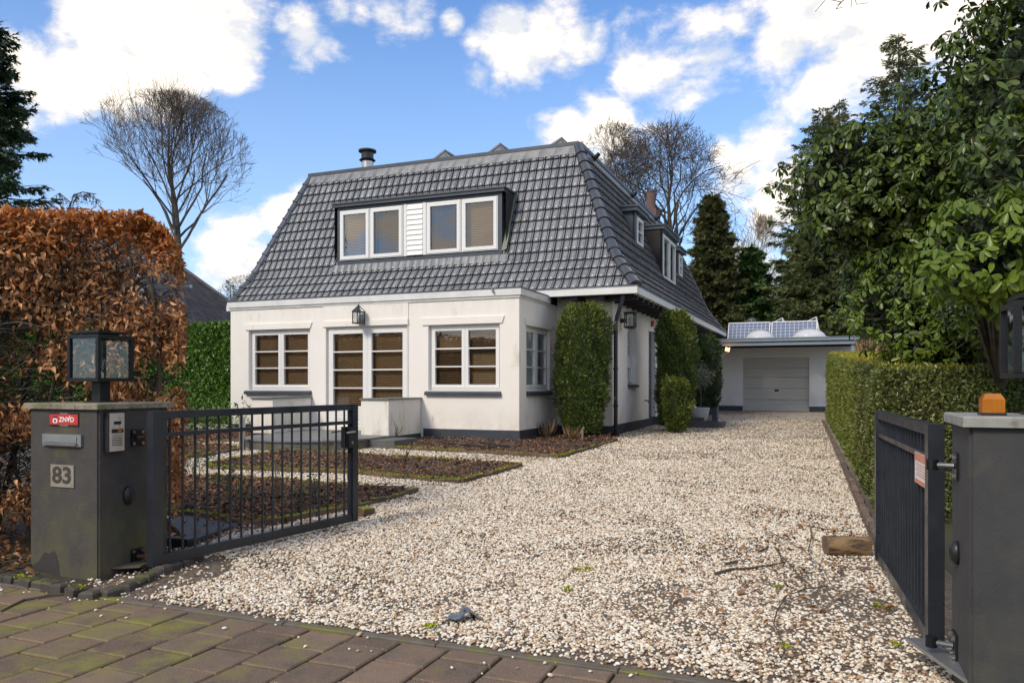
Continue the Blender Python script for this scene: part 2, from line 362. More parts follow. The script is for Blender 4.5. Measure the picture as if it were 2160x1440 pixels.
M_bark = mat('bark', (.11,.095,.075), (.06,.052,.042), 8, .9, .01, 20, stretch=(1,1,.25))
M_barktw = mat('bare_twigs', (.13,.10,.078), (.085,.068,.052), 2, .85, island=.2)
M_barkgold = mat('pale_twigs', (.24,.19,.11), (.19,.15,.09), 2, .85, island=.2)
M_rhodo = mat('rhododendron_leaf', (.052,.085,.014), (.090,.125,.020), 1.2, .33, island=.45, transl=.20, spec=.4, coords='World')
M_rhodobr = mat('young_rhododendron_leaf', (.16,.225,.022), (.11,.17,.020), 1.2, .36, island=.3, transl=.28, spec=.4, coords='World')
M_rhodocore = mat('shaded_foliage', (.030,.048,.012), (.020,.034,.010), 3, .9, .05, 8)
M_box = mat('box_leaf', (.12,.16,.036), (.18,.19,.05), .9, .35, island=.6, transl=.2, coords='World', c3=(.16,.13,.055))
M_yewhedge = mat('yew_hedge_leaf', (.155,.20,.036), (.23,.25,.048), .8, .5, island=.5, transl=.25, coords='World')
M_hedgetop = mat('lit_hedge_top_leaf', (.30,.29,.030), (.38,.33,.04), 1.6, .5, island=.3, transl=.2, coords='World')  # light on the hedge tops painted in as a brighter yellow leaf
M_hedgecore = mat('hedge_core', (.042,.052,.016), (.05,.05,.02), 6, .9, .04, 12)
M_yew = mat('yew_needle', (.060,.105,.020), (.10,.145,.026), 1.6, .5, island=.45, transl=.15, coords='World')
M_yewtip = mat('yew_tip', (.19,.23,.035), (.23,.25,.04), 1.6, .5, island=.3, transl=.2, coords='World')
M_yewdark = mat('dark_yew_needle', (.022,.048,.016), (.035,.065,.02), 1.6, .5, island=.4, transl=.1, coords='World')
M_laurel = mat('laurel_leaf', (.075,.17,.020), (.115,.23,.026), 1.2, .27, island=.45, transl=.18, spec=.6, coords='World')
M_laureltop = mat('lit_laurel_top_leaf', (.20,.33,.035), (.16,.28,.03), 1.2, .35, island=.3, transl=.3, coords='World')  # brighter leaf colour, paints in the light falling on the laurel top
M_pine = mat('pine_needle', (.12,.15,.065), (.18,.19,.085), .4, .6, island=.4, transl=.3, coords='World')
M_fir = mat('fir_needle', (.14,.18,.065), (.20,.22,.09), .35, .6, island=.4, transl=.35, coords='World')
M_spruce = mat('spruce_needle', (.035,.070,.035), (.06,.10,.045), .4, .6, island=.4, transl=.08, coords='World')
M_ivyfir = mat('cypress_needle', (.10,.13,.04), (.16,.15,.06), .5, .6, island=.4, transl=.3, coords='World', c3=(.12,.095,.05))
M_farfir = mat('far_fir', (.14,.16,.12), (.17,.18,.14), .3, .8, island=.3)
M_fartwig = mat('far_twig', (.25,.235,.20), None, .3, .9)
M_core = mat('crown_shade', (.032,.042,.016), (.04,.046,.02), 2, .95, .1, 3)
M_nroof = mat('old_clay_tile', (.095,.085,.086), (.16,.135,.13), 3, .7, .004, 20, island=.4, moss=((.10,.10,.06), 3, .6, .8))
M_nwall = mat('neighbour_wall', (.72,.72,.70), None, 3, .8)
M_garwall = mat('garage_render', (.86,.84,.82), (.83,.81,.79), 1.2, .85, .002, 60)
M_gardoor = mat('garage_door_steel', (.52,.50,.46), (.56,.54,.50), 2, .4, 0, stretch=(1,1,3))
M_carport = mat('blue_grey_paint', (.20,.25,.29), (.24,.29,.33), 2.5, .35, rvar=.05)
M_pv = mat('solar_cell', (.13,.155,.22), (.16,.185,.25), 6, .3, coat=.6)
M_pvline = mat('solar_grid', (.62,.65,.70), None, 6, .35, metal=.2)
M_dome = mat('acrylic_dome', (.84,.85,.86), (.8,.81,.82), 3, .25, transl=.35, coat=.5)
M_chim = mat('chimney_pot', (.16,.09,.075), (.11,.07,.06), 6, .8, .005, 30)
M_log = mat('log_bark', (.27,.17,.080), (.10,.060,.030), 2.6, .85, .012, 14, stretch=(1.3,5,5), c3=(.035,.025,.018), lo=.44, hi=.56)
M_logend = mat('log_end', (.20,.13,.075), (.12,.08,.05), 14, .85, .003, 40)
M_shard = mat('glazed_shard', (.10,.115,.13), (.14,.155,.17), 9, .3, coat=.4)
M_pot = mat('white_pot', (.60,.62,.62), (.52,.54,.53), 3, .5)
M_planter = mat('blue_planter', (.040,.052,.075), None, 3, .45)
M_step = mat('dark_step', (.075,.075,.075), (.11,.11,.105), 5, .55)
M_mat = mat('ridged_rubber', (.05,.055,.06), (.075,.08,.085), 6, .4)
M_grass = mat('dry_grass', (.42,.27,.15), (.34,.22,.12), 3, .8, island=.35)
M_green = mat('garden_green', (.08,.16,.03), (.13,.20,.04), 5, .6, island=.3, transl=.2)

def grime(m, c, z0, z1, sc, amt, stretch=(1,1,1), lo=.42, hi=.68):
    """dirt with a patchy outline that grows towards height z0"""
    nt = m.node_tree; N = nt.nodes.new; L = nt.links.new; p = next(n for n in nt.nodes if n.type == 'BSDF_PRINCIPLED'); src = p.inputs['Base Color'].links[0].from_socket
    g = N('ShaderNodeNewGeometry'); sx = N('ShaderNodeSeparateXYZ'); L(g.outputs['Position'], sx.inputs[0]); mp = N('ShaderNodeMapping'); mp.inputs['Scale'].default_value = stretch; L(g.outputs['Position'], mp.inputs[0])
    a = N('ShaderNodeMapRange'); a.inputs['From Min'].default_value = z1; a.inputs['From Max'].default_value = z0; L(sx.outputs[2], a.inputs['Value'])
    n = N('ShaderNodeTexNoise'); n.inputs['Scale'].default_value = sc; n.inputs['Detail'].default_value = 7; n.inputs['Roughness'].default_value = .65; L(mp.outputs[0], n.inputs['Vector'])
    r = N('ShaderNodeMapRange'); r.inputs['From Min'].default_value = lo; r.inputs['From Max'].default_value = hi; L(n.outputs[0], r.inputs['Value'])
    k = N('ShaderNodeMath'); k.operation = 'MULTIPLY'; L(a.outputs[0], k.inputs[0]); L(r.outputs[0], k.inputs[1]); k2 = N('ShaderNodeMath'); k2.operation = 'MULTIPLY'; k2.inputs[1].default_value = amt; L(k.outputs[0], k2.inputs[0])
    x = N('ShaderNodeMixRGB'); x.inputs[2].default_value = (*c, 1); L(k2.outputs[0], x.inputs[0]); L(src, x.inputs[1]); L(x.outputs[0], p.inputs['Base Color'])
grime(M_pillar, (.115,.115,.030), .05, .62, 3.2, .9, (1,1,.6)); grime(M_pillar, (.11,.085,.065), 0, .45, 7, .7)
grime(M_pillarR, (.10,.095,.055), .0, .5, 6, .7)
grime(M_stucco, (.45,.38,.27), .42, 1.0, 2.2, .55, (1,1,.7)); grime(M_stucco, (.60,.55,.46), 3.3, 2.7, 3.0, .35, (2.5,2.5,.3)); grime(M_sturough, (.38,.34,.18), .35, .9, 3, .6, (1.6,1.6,.5)); grime(M_plinth, (.12,.105,.08), .15, .5, 5, .6)
grime(M_garwall, (.50,.47,.42), .5, 1.4, 2.0, .5, (1,1,.5)); grime(M_fascia, (.50,.49,.44), 3.2, 3.7, 2.2, .6, (1,1,.4))
def paver_mat():
    m = mat('concrete_paver', (.150,.108,.072), (.185,.120,.080), 2.6, .82, .0035, 170, objrand=.22, c3=(.105,.085,.062), coords='World',
            speck=((.42,.36,.30), 80, .20), detail=7)
    nt = m.node_tree; N = nt.nodes.new; L = nt.links.new
    p = next(n for n in nt.nodes if n.type == 'BSDF_PRINCIPLED'); src = p.inputs['Base Color'].links[0].from_socket
    g = N('ShaderNodeNewGeometry'); sx = N('ShaderNodeSeparateXYZ'); L(g.outputs['Position'], sx.inputs[0])
    a = N('ShaderNodeMapRange'); a.inputs['From Min'].default_value = -.2; a.inputs['From Max'].default_value = -2.2; L(sx.outputs[0], a.inputs['Value'])
    n = N('ShaderNodeTexNoise'); n.inputs['Scale'].default_value = 3.2; n.inputs['Detail'].default_value = 8; n.inputs['Roughness'].default_value = .68; L(g.outputs['Position'], n.inputs['Vector'])
    ad = N('ShaderNodeMath'); ad.operation = 'MULTIPLY_ADD'; ad.inputs[1].default_value = .15; L(a.outputs[0], ad.inputs[0]); L(n.outputs[0], ad.inputs[2])
    r = N('ShaderNodeMapRange'); r.inputs['From Min'].default_value = .60; r.inputs['From Max'].default_value = .80; r.inputs['To Max'].default_value = .85; L(ad.outputs[0], r.inputs['Value'])
    n2 = N('ShaderNodeTexNoise'); n2.inputs['Scale'].default_value = 60; L(g.outputs['Position'], n2.inputs['Vector'])
    mc = N('ShaderNodeMixRGB'); mc.inputs[1].default_value = (.26,.25,.03,1); mc.inputs[2].default_value = (.15,.14,.04,1); L(n2.outputs[0], mc.inputs[0])
    x = N('ShaderNodeMixRGB'); L(r.outputs[0], x.inputs[0]); L(src, x.inputs[1]); L(mc.outputs[0], x.inputs[2]); L(x.outputs[0], p.inputs['Base Color'])
    return m
M_paver = paver_mat()
def gravel_mat():
    m = bpy.data.materials.new('gravel_sheet'); m.use_nodes = True; nt = m.node_tree; nt.nodes.clear(); N = nt.nodes.new; L = nt.links.new
    out = N('ShaderNodeOutputMaterial'); p = N('ShaderNodeBsdfPrincipled'); L(p.outputs[0], out.inputs[0]); p.inputs['Roughness'].default_value = .75
    g = N('ShaderNodeNewGeometry')
    v = N('ShaderNodeTexVoronoi'); v.inputs['Scale'].default_value = 34; L(g.outputs['Position'], v.inputs['Vector'])
    sp = N('ShaderNodeSeparateColor'); L(v.outputs['Color'], sp.inputs[0])
    cr = N('ShaderNodeValToRGB'); e = cr.color_ramp.elements
    e[0].position = 0; e[0].color = (.10,.065,.04,1); e[1].position = 1; e[1].color = (.62,.56,.47,1)
    for pos, c in ((.14,(.22,.155,.10,1)),(.3,(.34,.26,.18,1)),(.5,(.50,.42,.32,1)),(.8,(.60,.54,.45,1))):
        x = e.new(pos); x.color = c
    L(sp.outputs[0], cr.inputs[0])
    dk = N('ShaderNodeMapRange'); dk.inputs['From Min'].default_value = .45; dk.inputs['From Max'].default_value = .8; dk.inputs['To Min'].default_value = 1; dk.inputs['To Max'].default_value = .35
    L(v.outputs['Distance'], dk.inputs['Value'])
    ml = N('ShaderNodeMixRGB'); ml.blend_type = 'MULTIPLY'; ml.inputs[0].default_value = 1; L(cr.outputs[0], ml.inputs[1]); L(dk.outputs[0], ml.inputs[2])
    n = N('ShaderNodeTexNoise'); n.inputs['Scale'].default_value = .9; n.inputs['Detail'].default_value = 6; L(g.outputs['Position'], n.inputs['Vector'])
    r = N('ShaderNodeMapRange'); r.inputs['From Min'].default_value = .50; r.inputs['From Max'].default_value = .74; r.inputs['To Max'].default_value = .55; L(n.outputs[0], r.inputs['Value'])
    x = N('ShaderNodeMixRGB'); x.inputs[2].default_value = (.16,.12,.07,1); L(r.outputs[0], x.inputs[0]); L(ml.outputs[0], x.inputs[1]); L(x.outputs[0], p.inputs['Base Color'])
    sy_ = N('ShaderNodeSeparateXYZ'); L(g.outputs['Position'], sy_.inputs[0]); ry_ = N('ShaderNodeMapRange'); ry_.inputs['From Min'].default_value = 16; ry_.inputs['From Max'].default_value = 8; ry_.inputs['To Max'].default_value = .88; L(sy_.outputs[1], ry_.inputs['Value'])
    x2_ = N('ShaderNodeMixRGB'); x2_.inputs[2].default_value = (.115,.082,.055,1); L(ry_.outputs[0], x2_.inputs[0]); L(x.outputs[0], x2_.inputs[1]); L(x2_.outputs[0], p.inputs['Base Color'])
    inv = N('ShaderNodeMath'); inv.operation = 'MULTIPLY'; inv.inputs[1].default_value = -1; L(v.outputs['Distance'], inv.inputs[0])
    b = N('ShaderNodeBump'); b.inputs['Distance'].default_value = .012; b.inputs['Strength'].default_value = .8; L(inv.outputs[0], b.inputs['Height']); L(b.outputs[0], p.inputs['Normal'])
    return m
M_gravel = gravel_mat()
def pebble_mat():
    m = bpy.data.materials.new('pebble'); m.use_nodes = True; nt = m.node_tree; nt.nodes.clear(); N = nt.nodes.new; L = nt.links.new
    out = N('ShaderNodeOutputMaterial'); p = N('ShaderNodeBsdfPrincipled'); L(p.outputs[0], out.inputs[0]); p.inputs['Roughness'].default_value = .5
    oi = N('ShaderNodeObjectInfo'); cr = N('ShaderNodeValToRGB'); cr.color_ramp.interpolation = 'CONSTANT'; e = cr.color_ramp.elements
    e[0].position = 0; e[0].color = (.09,.085,.08,1); e[1].position = .93; e[1].color = (.42,.24,.13,1)
    for pos, c in ((.03,(.22,.17,.125,1)),(.07,(.34,.225,.13,1)),(.14,(.50,.375,.24,1)),(.25,(.66,.545,.40,1)),(.40,(.76,.665,.52,1)),(.58,(.82,.74,.60,1)),(.78,(.86,.80,.69,1)),(.91,(.68,.52,.34,1))):
        x = e.new(pos); x.color = c
    L(oi.outputs['Random'], cr.inputs[0]); L(cr.outputs[0], p.inputs['Base Color']); return m
M_pebble = pebble_mat()

# ------------------------------------------------------------------ setting: ground, drive, pavement
def sheet(name, x0, x1, ys, dz, m, kind='structure'):
    mb = MB(); vs = []; fs = []
    for y in ys: vs += [(x0, y, gz(y) + dz), (x1, y, gz(y) + dz)]
    for i in range(len(ys) - 1): fs.append((2*i, 2*i+1, 2*i+3, 2*i+2))
    mb.add(vs, fs); return mb.build(name, m, kind=kind)
sheet('ground', -600, 600, [-300, 0, 5, 16.3, 32, 900], -.06, M_ground)

def inpoly(px, py, poly):
    px = np.asarray(px); py = np.asarray(py); ins = np.zeros(px.shape, bool); n = len(poly)
    for i in range(n):
        x1, y1 = poly[i]; x2, y2 = poly[(i+1) % n]
        c = ((y1 > py) != (y2 > py)) & (px < (x2 - x1) * (py - y1) / (y2 - y1 + 1e-12) + x1); ins ^= c
    return ins
def gpoly(pix):  # photo bearing + depth solved onto the ground profile
    out = []
    for x, y in pix:
        Y = 10.0
        for _ in range(60): Y = (1.4 - gz(Y)) * 1640 / (y - 812)
        out.append(((x - 1080) / 1640 * Y, Y))
    return out
PAV_O = Vector((-1.04, 4.48, 0))
def pav_local(x, y):
    d = Vector((x, y, 0)) - PAV_O; return d.dot(E1), d.dot(E2)
def pw(x, y, z=0): return PAV_O + E1 * x + E2 * y + Vector((0, 0, z))

# gravel drive polygon (quads following the ground profile)
def gravel_sheet():
    mb = MB(); ys = [5, 7, 9, 12, 16.3, 20, 26, 32, 34]
    def xr(y): return 3.85 + (y - 8.05) * .3729 if y > 6 else 3.1
    vs = []; fs = []
    a = pw(-2.0, -.01); b = pw(3.8, -.01)
    rows = [((a.x, a.y), (b.x, b.y))]
    for y in ys[1:]:
        rows.append(((-2.75 if y < 7.5 else -4.0 if y < 9.5 else -14, y), (min(xr(y) + .1, 16), y)))
    rows[0] = ((a.x, a.y), (b.x, b.y))
    for (p, q) in rows: 
        for k in range(9):
            t = k / 8; x = p[0] + (q[0] - p[0]) * t; y = p[1] + (q[1] - p[1]) * t; vs.append((x, y, gz(y) + .0))
    for i in range(len(rows) - 1):
        for k in range(8): fs.append((i*9+k, i*9+k+1, (i+1)*9+k+1, (i+1)*9+k))
    mb.add(vs, fs); mb.build('gravel_driveway', M_gravel, kind='structure')
gravel_sheet()
sheet('soil_ground', -14, -2.0, [4.3, 5, 7, 9.5], -.012, M_earth)

# beds (ground points)
BED_A = gpoly([(437,984),(557,962),(600,955),(750,962),(888,971),(1099,984),(1046,1001),(972,1020),(853,1012),(747,1001),(606,996),(451,991)])
BED_B = [(-6.2,10.8)] + gpoly([(469,1012),(585,1018),(670,1027),(814,1034),(879,1038),(835,1051),(782,1065),(750,1073),(600,1104),(505,1109),(430,1092)]) + [(-5.6,8.3)]
hc = [hw(-3.62,-3.2), hw(-3.55,-2.6), hw(-1.358,-2.6), hw(-1.25,-.1), hw(0,-.1)]
BED_C = gpoly([(1300,931),(1180,967),(1120,963),(1028,958),(888,951),(786,944)]) + [(p.x, p.y) for p in hc]
BED_D = gpoly([(300,976),(430,965),(508,949),(470,938),(300,944)])
BED_E = gpoly([(250,938),(400,934),(470,932),(540,933)]) + [(hw(-7.2,-2.6).x, hw(-7.2,-2.6).y), (hw(-9.4,-2.4).x, hw(-9.4,-2.4).y), (-9.5, 20.4), (-13.5, 21.0)]
BEDS = [BED_A, BED_B, BED_C, BED_D, BED_E]
def bed(poly, i):
    P = np.array(poly); x0, y0 = P.min(0); x1, y1 = P.max(0); st = .09 if y1 < 14 else .14
    xs = np.arange(x0, x1 + st, st); ys = np.arange(y0, y1 + st, st)
    tri = tessellate_polygon([[Vector((x, y, 0)) for x, y in poly]])
    nx, ny = len(xs), len(ys); X, Y = np.meshgrid(xs, ys)
    ins = inpoly(X, Y, poly)
    Z = np.interp(Y, [5,16.3,32], [0,.2,.33]) + .045 + RNG.normal(size=X.shape) * .010
    idx = np.arange(nx*ny).reshape(ny, nx)
    ok = ins[:-1,:-1] & ins[1:,:-1] & ins[:-1,1:] & ins[1:,1:]
    F = np.stack([idx[:-1,:-1][ok], idx[:-1,1:][ok], idx[1:,1:][ok], idx[1:,:-1][ok]], 1)
    V = np.stack([X.ravel(), Y.ravel(), Z.ravel()], 1)
    mb = MB(); vs = [(x, y, gz(y) + .022) for x, y in poly]; 
    o = obj('bed_soil', np_mesh('bed_soil', V, F, M_soil)); o['kind'] = 'structure'
    mb.add(vs, [tuple(t) for t in tri]); mb.build('bed_base', M_soil, kind='structure')
for i, b in enumerate(BEDS): bed(b, i)

# pavement and its pavers
mb = MB(); q = [pw(-14, 0), pw(9, 0), pw(9, -9), pw(-14, -9)]
mb.add([(p.x, p.y, -.022) for p in q], [(0,1,2,3)])
pavement = mb.build('pavement', mat('joint_sand', (.05,.045,.028), (.11,.115,.022), 7, .95, .01, 60, coords='World'), kind='structure')
S = .298; G = .008
pm = MB().cbox(-S/2+G, S/2-G, -S/2+G, S/2-G, -.05, 0, .007).mesh('paver', M_paver)
kb = MB().cbox(-.5+.003, .5-.003, -.028, .028, -.08, 0, .006).mesh('kerb_strip', mat('kerb_concrete', (.15,.125,.10), (.10,.085,.065), 8, .85, .004, 80, moss=((.17,.17,.03), 4, .5, .66), coords='World'))
for i in range(-7, 6):
    p = pw(i * 1.0 + .2, -.03, .012); o = obj('kerb_strip', kb, pavement); o.location = p; o.rotation_euler = (0, 0, ROT + random.uniform(-.006, .006))
for i in range(-14, 9):
    for j in range(0, 9):
        x = i * S + .05; y = -.06 - S * (j + .5) - (S/2 if i % 2 else 0)
        if i % 2 and j == 0:
            hm = bpy.data.meshes.get('half_paver') or MB().cbox(-S/2+G, S/2-G, -S/4+G, S/4-G, -.05, 0, .007).mesh('half_paver', M_paver)
            o = obj('paver', hm, pavement); o.location = pw(x, -.06 - S/4, .004 + random.uniform(-.003, .003)); o.rotation_euler = (0, 0, ROT)
        o = obj('paver', pm, pavement); o.location = pw(x + random.uniform(-.002, .002), y, .004 + random.uniform(-.004, .004))
        o.rotation_euler = (random.uniform(-.012, .012), random.uniform(-.012, .012), ROT + random.uniform(-.008, .008))

# ------------------------------------------------------------------ brick edging and setts
BRICKM = MB().cbox(-.1, .1, -.03, .03, -.06, 0, .006).mesh('brick', M_brick)
SETTM = MB().cbox(-.055, .055, -.05, .05, -.10, 0, .014).mesh('sett', M_sett)
moss_spots = []
BRICKD = MB().cbox(-.1, .1, -.03, .03, -.06, 0, .006).mesh('brick', M_brickdry)
def edging(label, pts, width=.06, jit=.012, mossy=.5, bm_=None):
    t = thing('brick_edging', label, 'edging', (pts[0][0], pts[0][1], gz(pts[0][1])))
    base = Vector(t.location)
    for (xa, ya), (xb, yb) in zip(pts, pts[1:]):
        ln = math.hypot(xb-xa, yb-ya); n = max(1, round(ln / .208)); a = math.atan2(yb-ya, xb-xa)
        for k in range(n):
            f = (k + .5) / n; x = xa + (xb-xa)*f; y = ya + (yb-ya)*f
            o = obj('brick', bm_ or BRICKM, t); o.location = Vector((x + random.uniform(-jit, jit)*.5, y + random.uniform(-jit, jit), gz(y) + .062 + random.uniform(-.012, .012))) - base
            o.rotation_euler = (random.uniform(-.06, .06), random.uniform(-.05, .05), a + random.uniform(-.05, .05)); o.scale = (ln / n / .208, 1, 1)
            if noise.noise(Vector((x*1.1, y*1.1, 3.3))) > -.05 + (.5 - mossy) * .5: moss_spots.append((x, y, gz(y) + .062, a, ln / n))
    return t
edging('mossy brick edging round the middle flower bed with a pointed corner on the drive', BED_A + [BED_A[0]], mossy=.75)
edging('mossy brick edging round the front flower bed just behind the open left gate', BED_B + [BED_B[0]], mossy=.65)
edging('brick edging along the bed under the sunroom wall', BED_C[:6], mossy=.35)
edging('brick edging of the small bed at the far left by the grey post', BED_D[:3] , mossy=.4)
edging('brick edging of the leaf covered bed before the laurel hedge', BED_E[:4], mossy=.1)
rt = [Vector((3.66 + .3729*(y-8.05), y)) for y in (6.2, 8, 10, 12, 15, 19, 24)]
edging('low brick edging at the foot of the long right hedge', [(p.x, p.y) for p in rt], mossy=-3, bm_=BRICKD)
# loose tilted brick at the corner by the gate
lb = gpoly([(768,1088)])[0]
b = MB().cbox(-.1, .1, -.045, .045, 0, .10, .008).build('loose_brick', M_brick, loc=(lb[0], lb[1], gz(lb[1]) - .005), rot=(.25, .1, 1.15)); tag(b, 'loose brown brick leaning at the corner of the front bed beside the gate end', 'brick')
# mossy setts curving round the left pillar
t = thing('sett_edging', 'row of small mossy stone setts curving round the foot of the left pillar', 'edging', (-3.7, 5.6, 0))
path = gpoly([(-160,1212),(0,1222),(60,1232),(120,1245),(175,1258),(215,1262),(255,1250),(300,1228),(350,1205),(420,1180)])
acc = 0; pts = [Vector((x, y)) for x, y in path]
for a, b2 in zip(pts, pts[1:]):
    d = b2 - a; n = max(1, round(d.length / .118))
    for k in range(n):
        p = a + d * ((k + .5) / n)
        o = obj('sett', SETTM, t); o.location = Vector((p.x + random.uniform(-.008, .008), p.y + random.uniform(-.01, .01), gz(p.y) + .05 + random.uniform(-.012, .012))) - Vector(t.location)
        o.rotation_euler = (random.uniform(-.08, .08), random.uniform(-.08, .08), math.atan2(d.y, d.x) + random.uniform(-.08, .08))
        if random.random() < .22: moss_spots.append((p.x, p.y, .05, math.atan2(d.y, d.x), .11))

# ------------------------------------------------------------------ HOUSE
house = thing('house', 'cream rendered house with a steep dark tile roof and a flat roofed sunroom', 'house', (HM.x, HM.y, 0), ROT)
FR = lambda vf: (lambda a, d, z: (a, vf - d, z))          # front facing wall at v = vf
SD = lambda uf: (lambda a, d, z: (uf + d, a, z))          # right facing wall at u = uf
def wall(xf, a0, a1, z0, z1, holes, depth=.16, name='wall', m=M_stucco):
    mb = MB(xf)
    xs = sorted({a0, a1, *[h[0] for h in holes], *[h[1] for h in holes]}); zs = sorted({z0, z1, *[h[2] for h in holes], *[h[3] for h in holes]})
    for xa, xb in zip(xs, xs[1:]):
        for za, zb in zip(zs, zs[1:]):
            if any(h[0] <= xa < h[1] and h[2] <= za < h[3] for h in holes): continue
            mb.quad((xa,0,za),(xb,0,za),(xb,0,zb),(xa,0,zb))
    for h in holes:
        x0, x1, y0, y1 = h[:4]
        mb.quad((x0,0,y0),(x0,-depth,y0),(x0,-depth,y1),(x0,0,y1)); mb.quad((x1,0,y0),(x1,-depth,y0),(x1,-depth,y1),(x1,0,y1))
        mb.quad((x0,0,y1),(x1,0,y1),(x1,-depth,y1),(x0,-depth,y1)); mb.quad((x0,0,y0),(x1,0,y0),(x1,-depth,y0),(x0,-depth,y0))
    return mb.build(name, m, house)
VF = -2.48
wall(FR(VF), -8.97, -1.358, 0, 3.25, [(-8.42,-6.62,1.29,2.73),(-6.17,-4.01,.46,2.74),(-3.50,-1.80,1.29,2.71)])
wall(SD(-1.358), VF, 0, 0, 3.25, [(-2.06,-.53,1.29,2.68)])
wall(FR(0), -1.358, 0, 0, 3.5, [])
wall(SD(0), 0, 15.9, 0, 3.5, [(1.5,2.40,1.44,2.86),(4.0,4.95,.45,2.92)])
mb = MB(); mb.quad((-8.97,VF,0),(-8.97,15.9,0),(-8.97,15.9,3.5),(-8.97,VF,3.25)); mb.quad((-8.97,15.9,0),(0,15.9,0),(0,15.9,3.5),(-8.97,15.9,3.5)); mb.build('wall', M_stucco, house)
# pilaster panel over the doors, 2 cm proud
mb = MB(FR(VF)); mb.box(-6.24,-6.17,0,.02,.46,3.23); mb.box(-4.01,-3.99,0,.02,.46,3.23); mb.box(-6.17,-4.01,0,.02,2.74,3.23); mb.build('door_surround', M_stucco, house)
# plinth
mb = MB(); mb.box(-8.98,-7.2,VF-.012,VF+.01,0,.45); mb.box(-3.62,-1.346,VF-.012,VF+.01,0,.45); mb.box(-1.356,-1.344,VF+.01,0,0,.45)
mb.box(-1.344,.012,-.012,.01,0,.45); mb.box(.0,.012,.01,15.9,0,.47); mb.box(-8.985,-8.96,VF,15,0,.45); mb.build('plinth', M_plinth, house)
# lintels
def lintel(xf, a0, a1, z0, z1, d=.03, tp=.05):
    mb = MB(xf); mb.add([(a0+tp,0,z0),(a1-tp,0,z0),(a1,0,z1),(a0,0,z1),(a0+tp,d,z0),(a1-tp,d,z0),(a1,d,z1),(a0,d,z1)],
        [(4,5,6,7),(0,4,7,3),(1,2,6,5),(3,7,6,2),(0,1,5,4)]); mb.build('lintel', M_stucco, house)
lintel(FR(VF), -8.55, -6.56, 2.735, 2.87); lintel(FR(VF-.02), -6.24, -3.99, 2.745, 2.87, .03, 0); lintel(FR(VF), -3.69, -1.69, 2.715, 2.865); lintel(SD(-1.358), -2.17, -.32, 2.685, 2.84)
def sill(xf, a0, a1, z0, z1, parent=house):
    mb = MB(xf); mb.add([(a0,-.14,z0),(a1,-.14,z0),(a1,.08,z0),(a0,.08,z0),(a0,-.14,z1+.02),(a1,-.14,z1+.02),(a1,.07,z1-.03),(a0,.07,z1-.03),(a0,.08,z1-.045),(a1,.08,z1-.045)],
        [(0,1,2,3),(4,5,6,7),(7,6,9,8),(8,9,2,3),(0,4,7,8,3),(1,5,6,9,2)]); return mb.build('sill', M_dark, parent)
sill(FR(VF), -8.50, -6.58, 1.18, 1.285); sill(FR(VF), -3.56, -1.77, 1.18, 1.285); sill(SD(-1.358), -2.06, -.53, 1.17, 1.285); sill(SD(0), 1.5, 2.46, 1.34, 1.435)

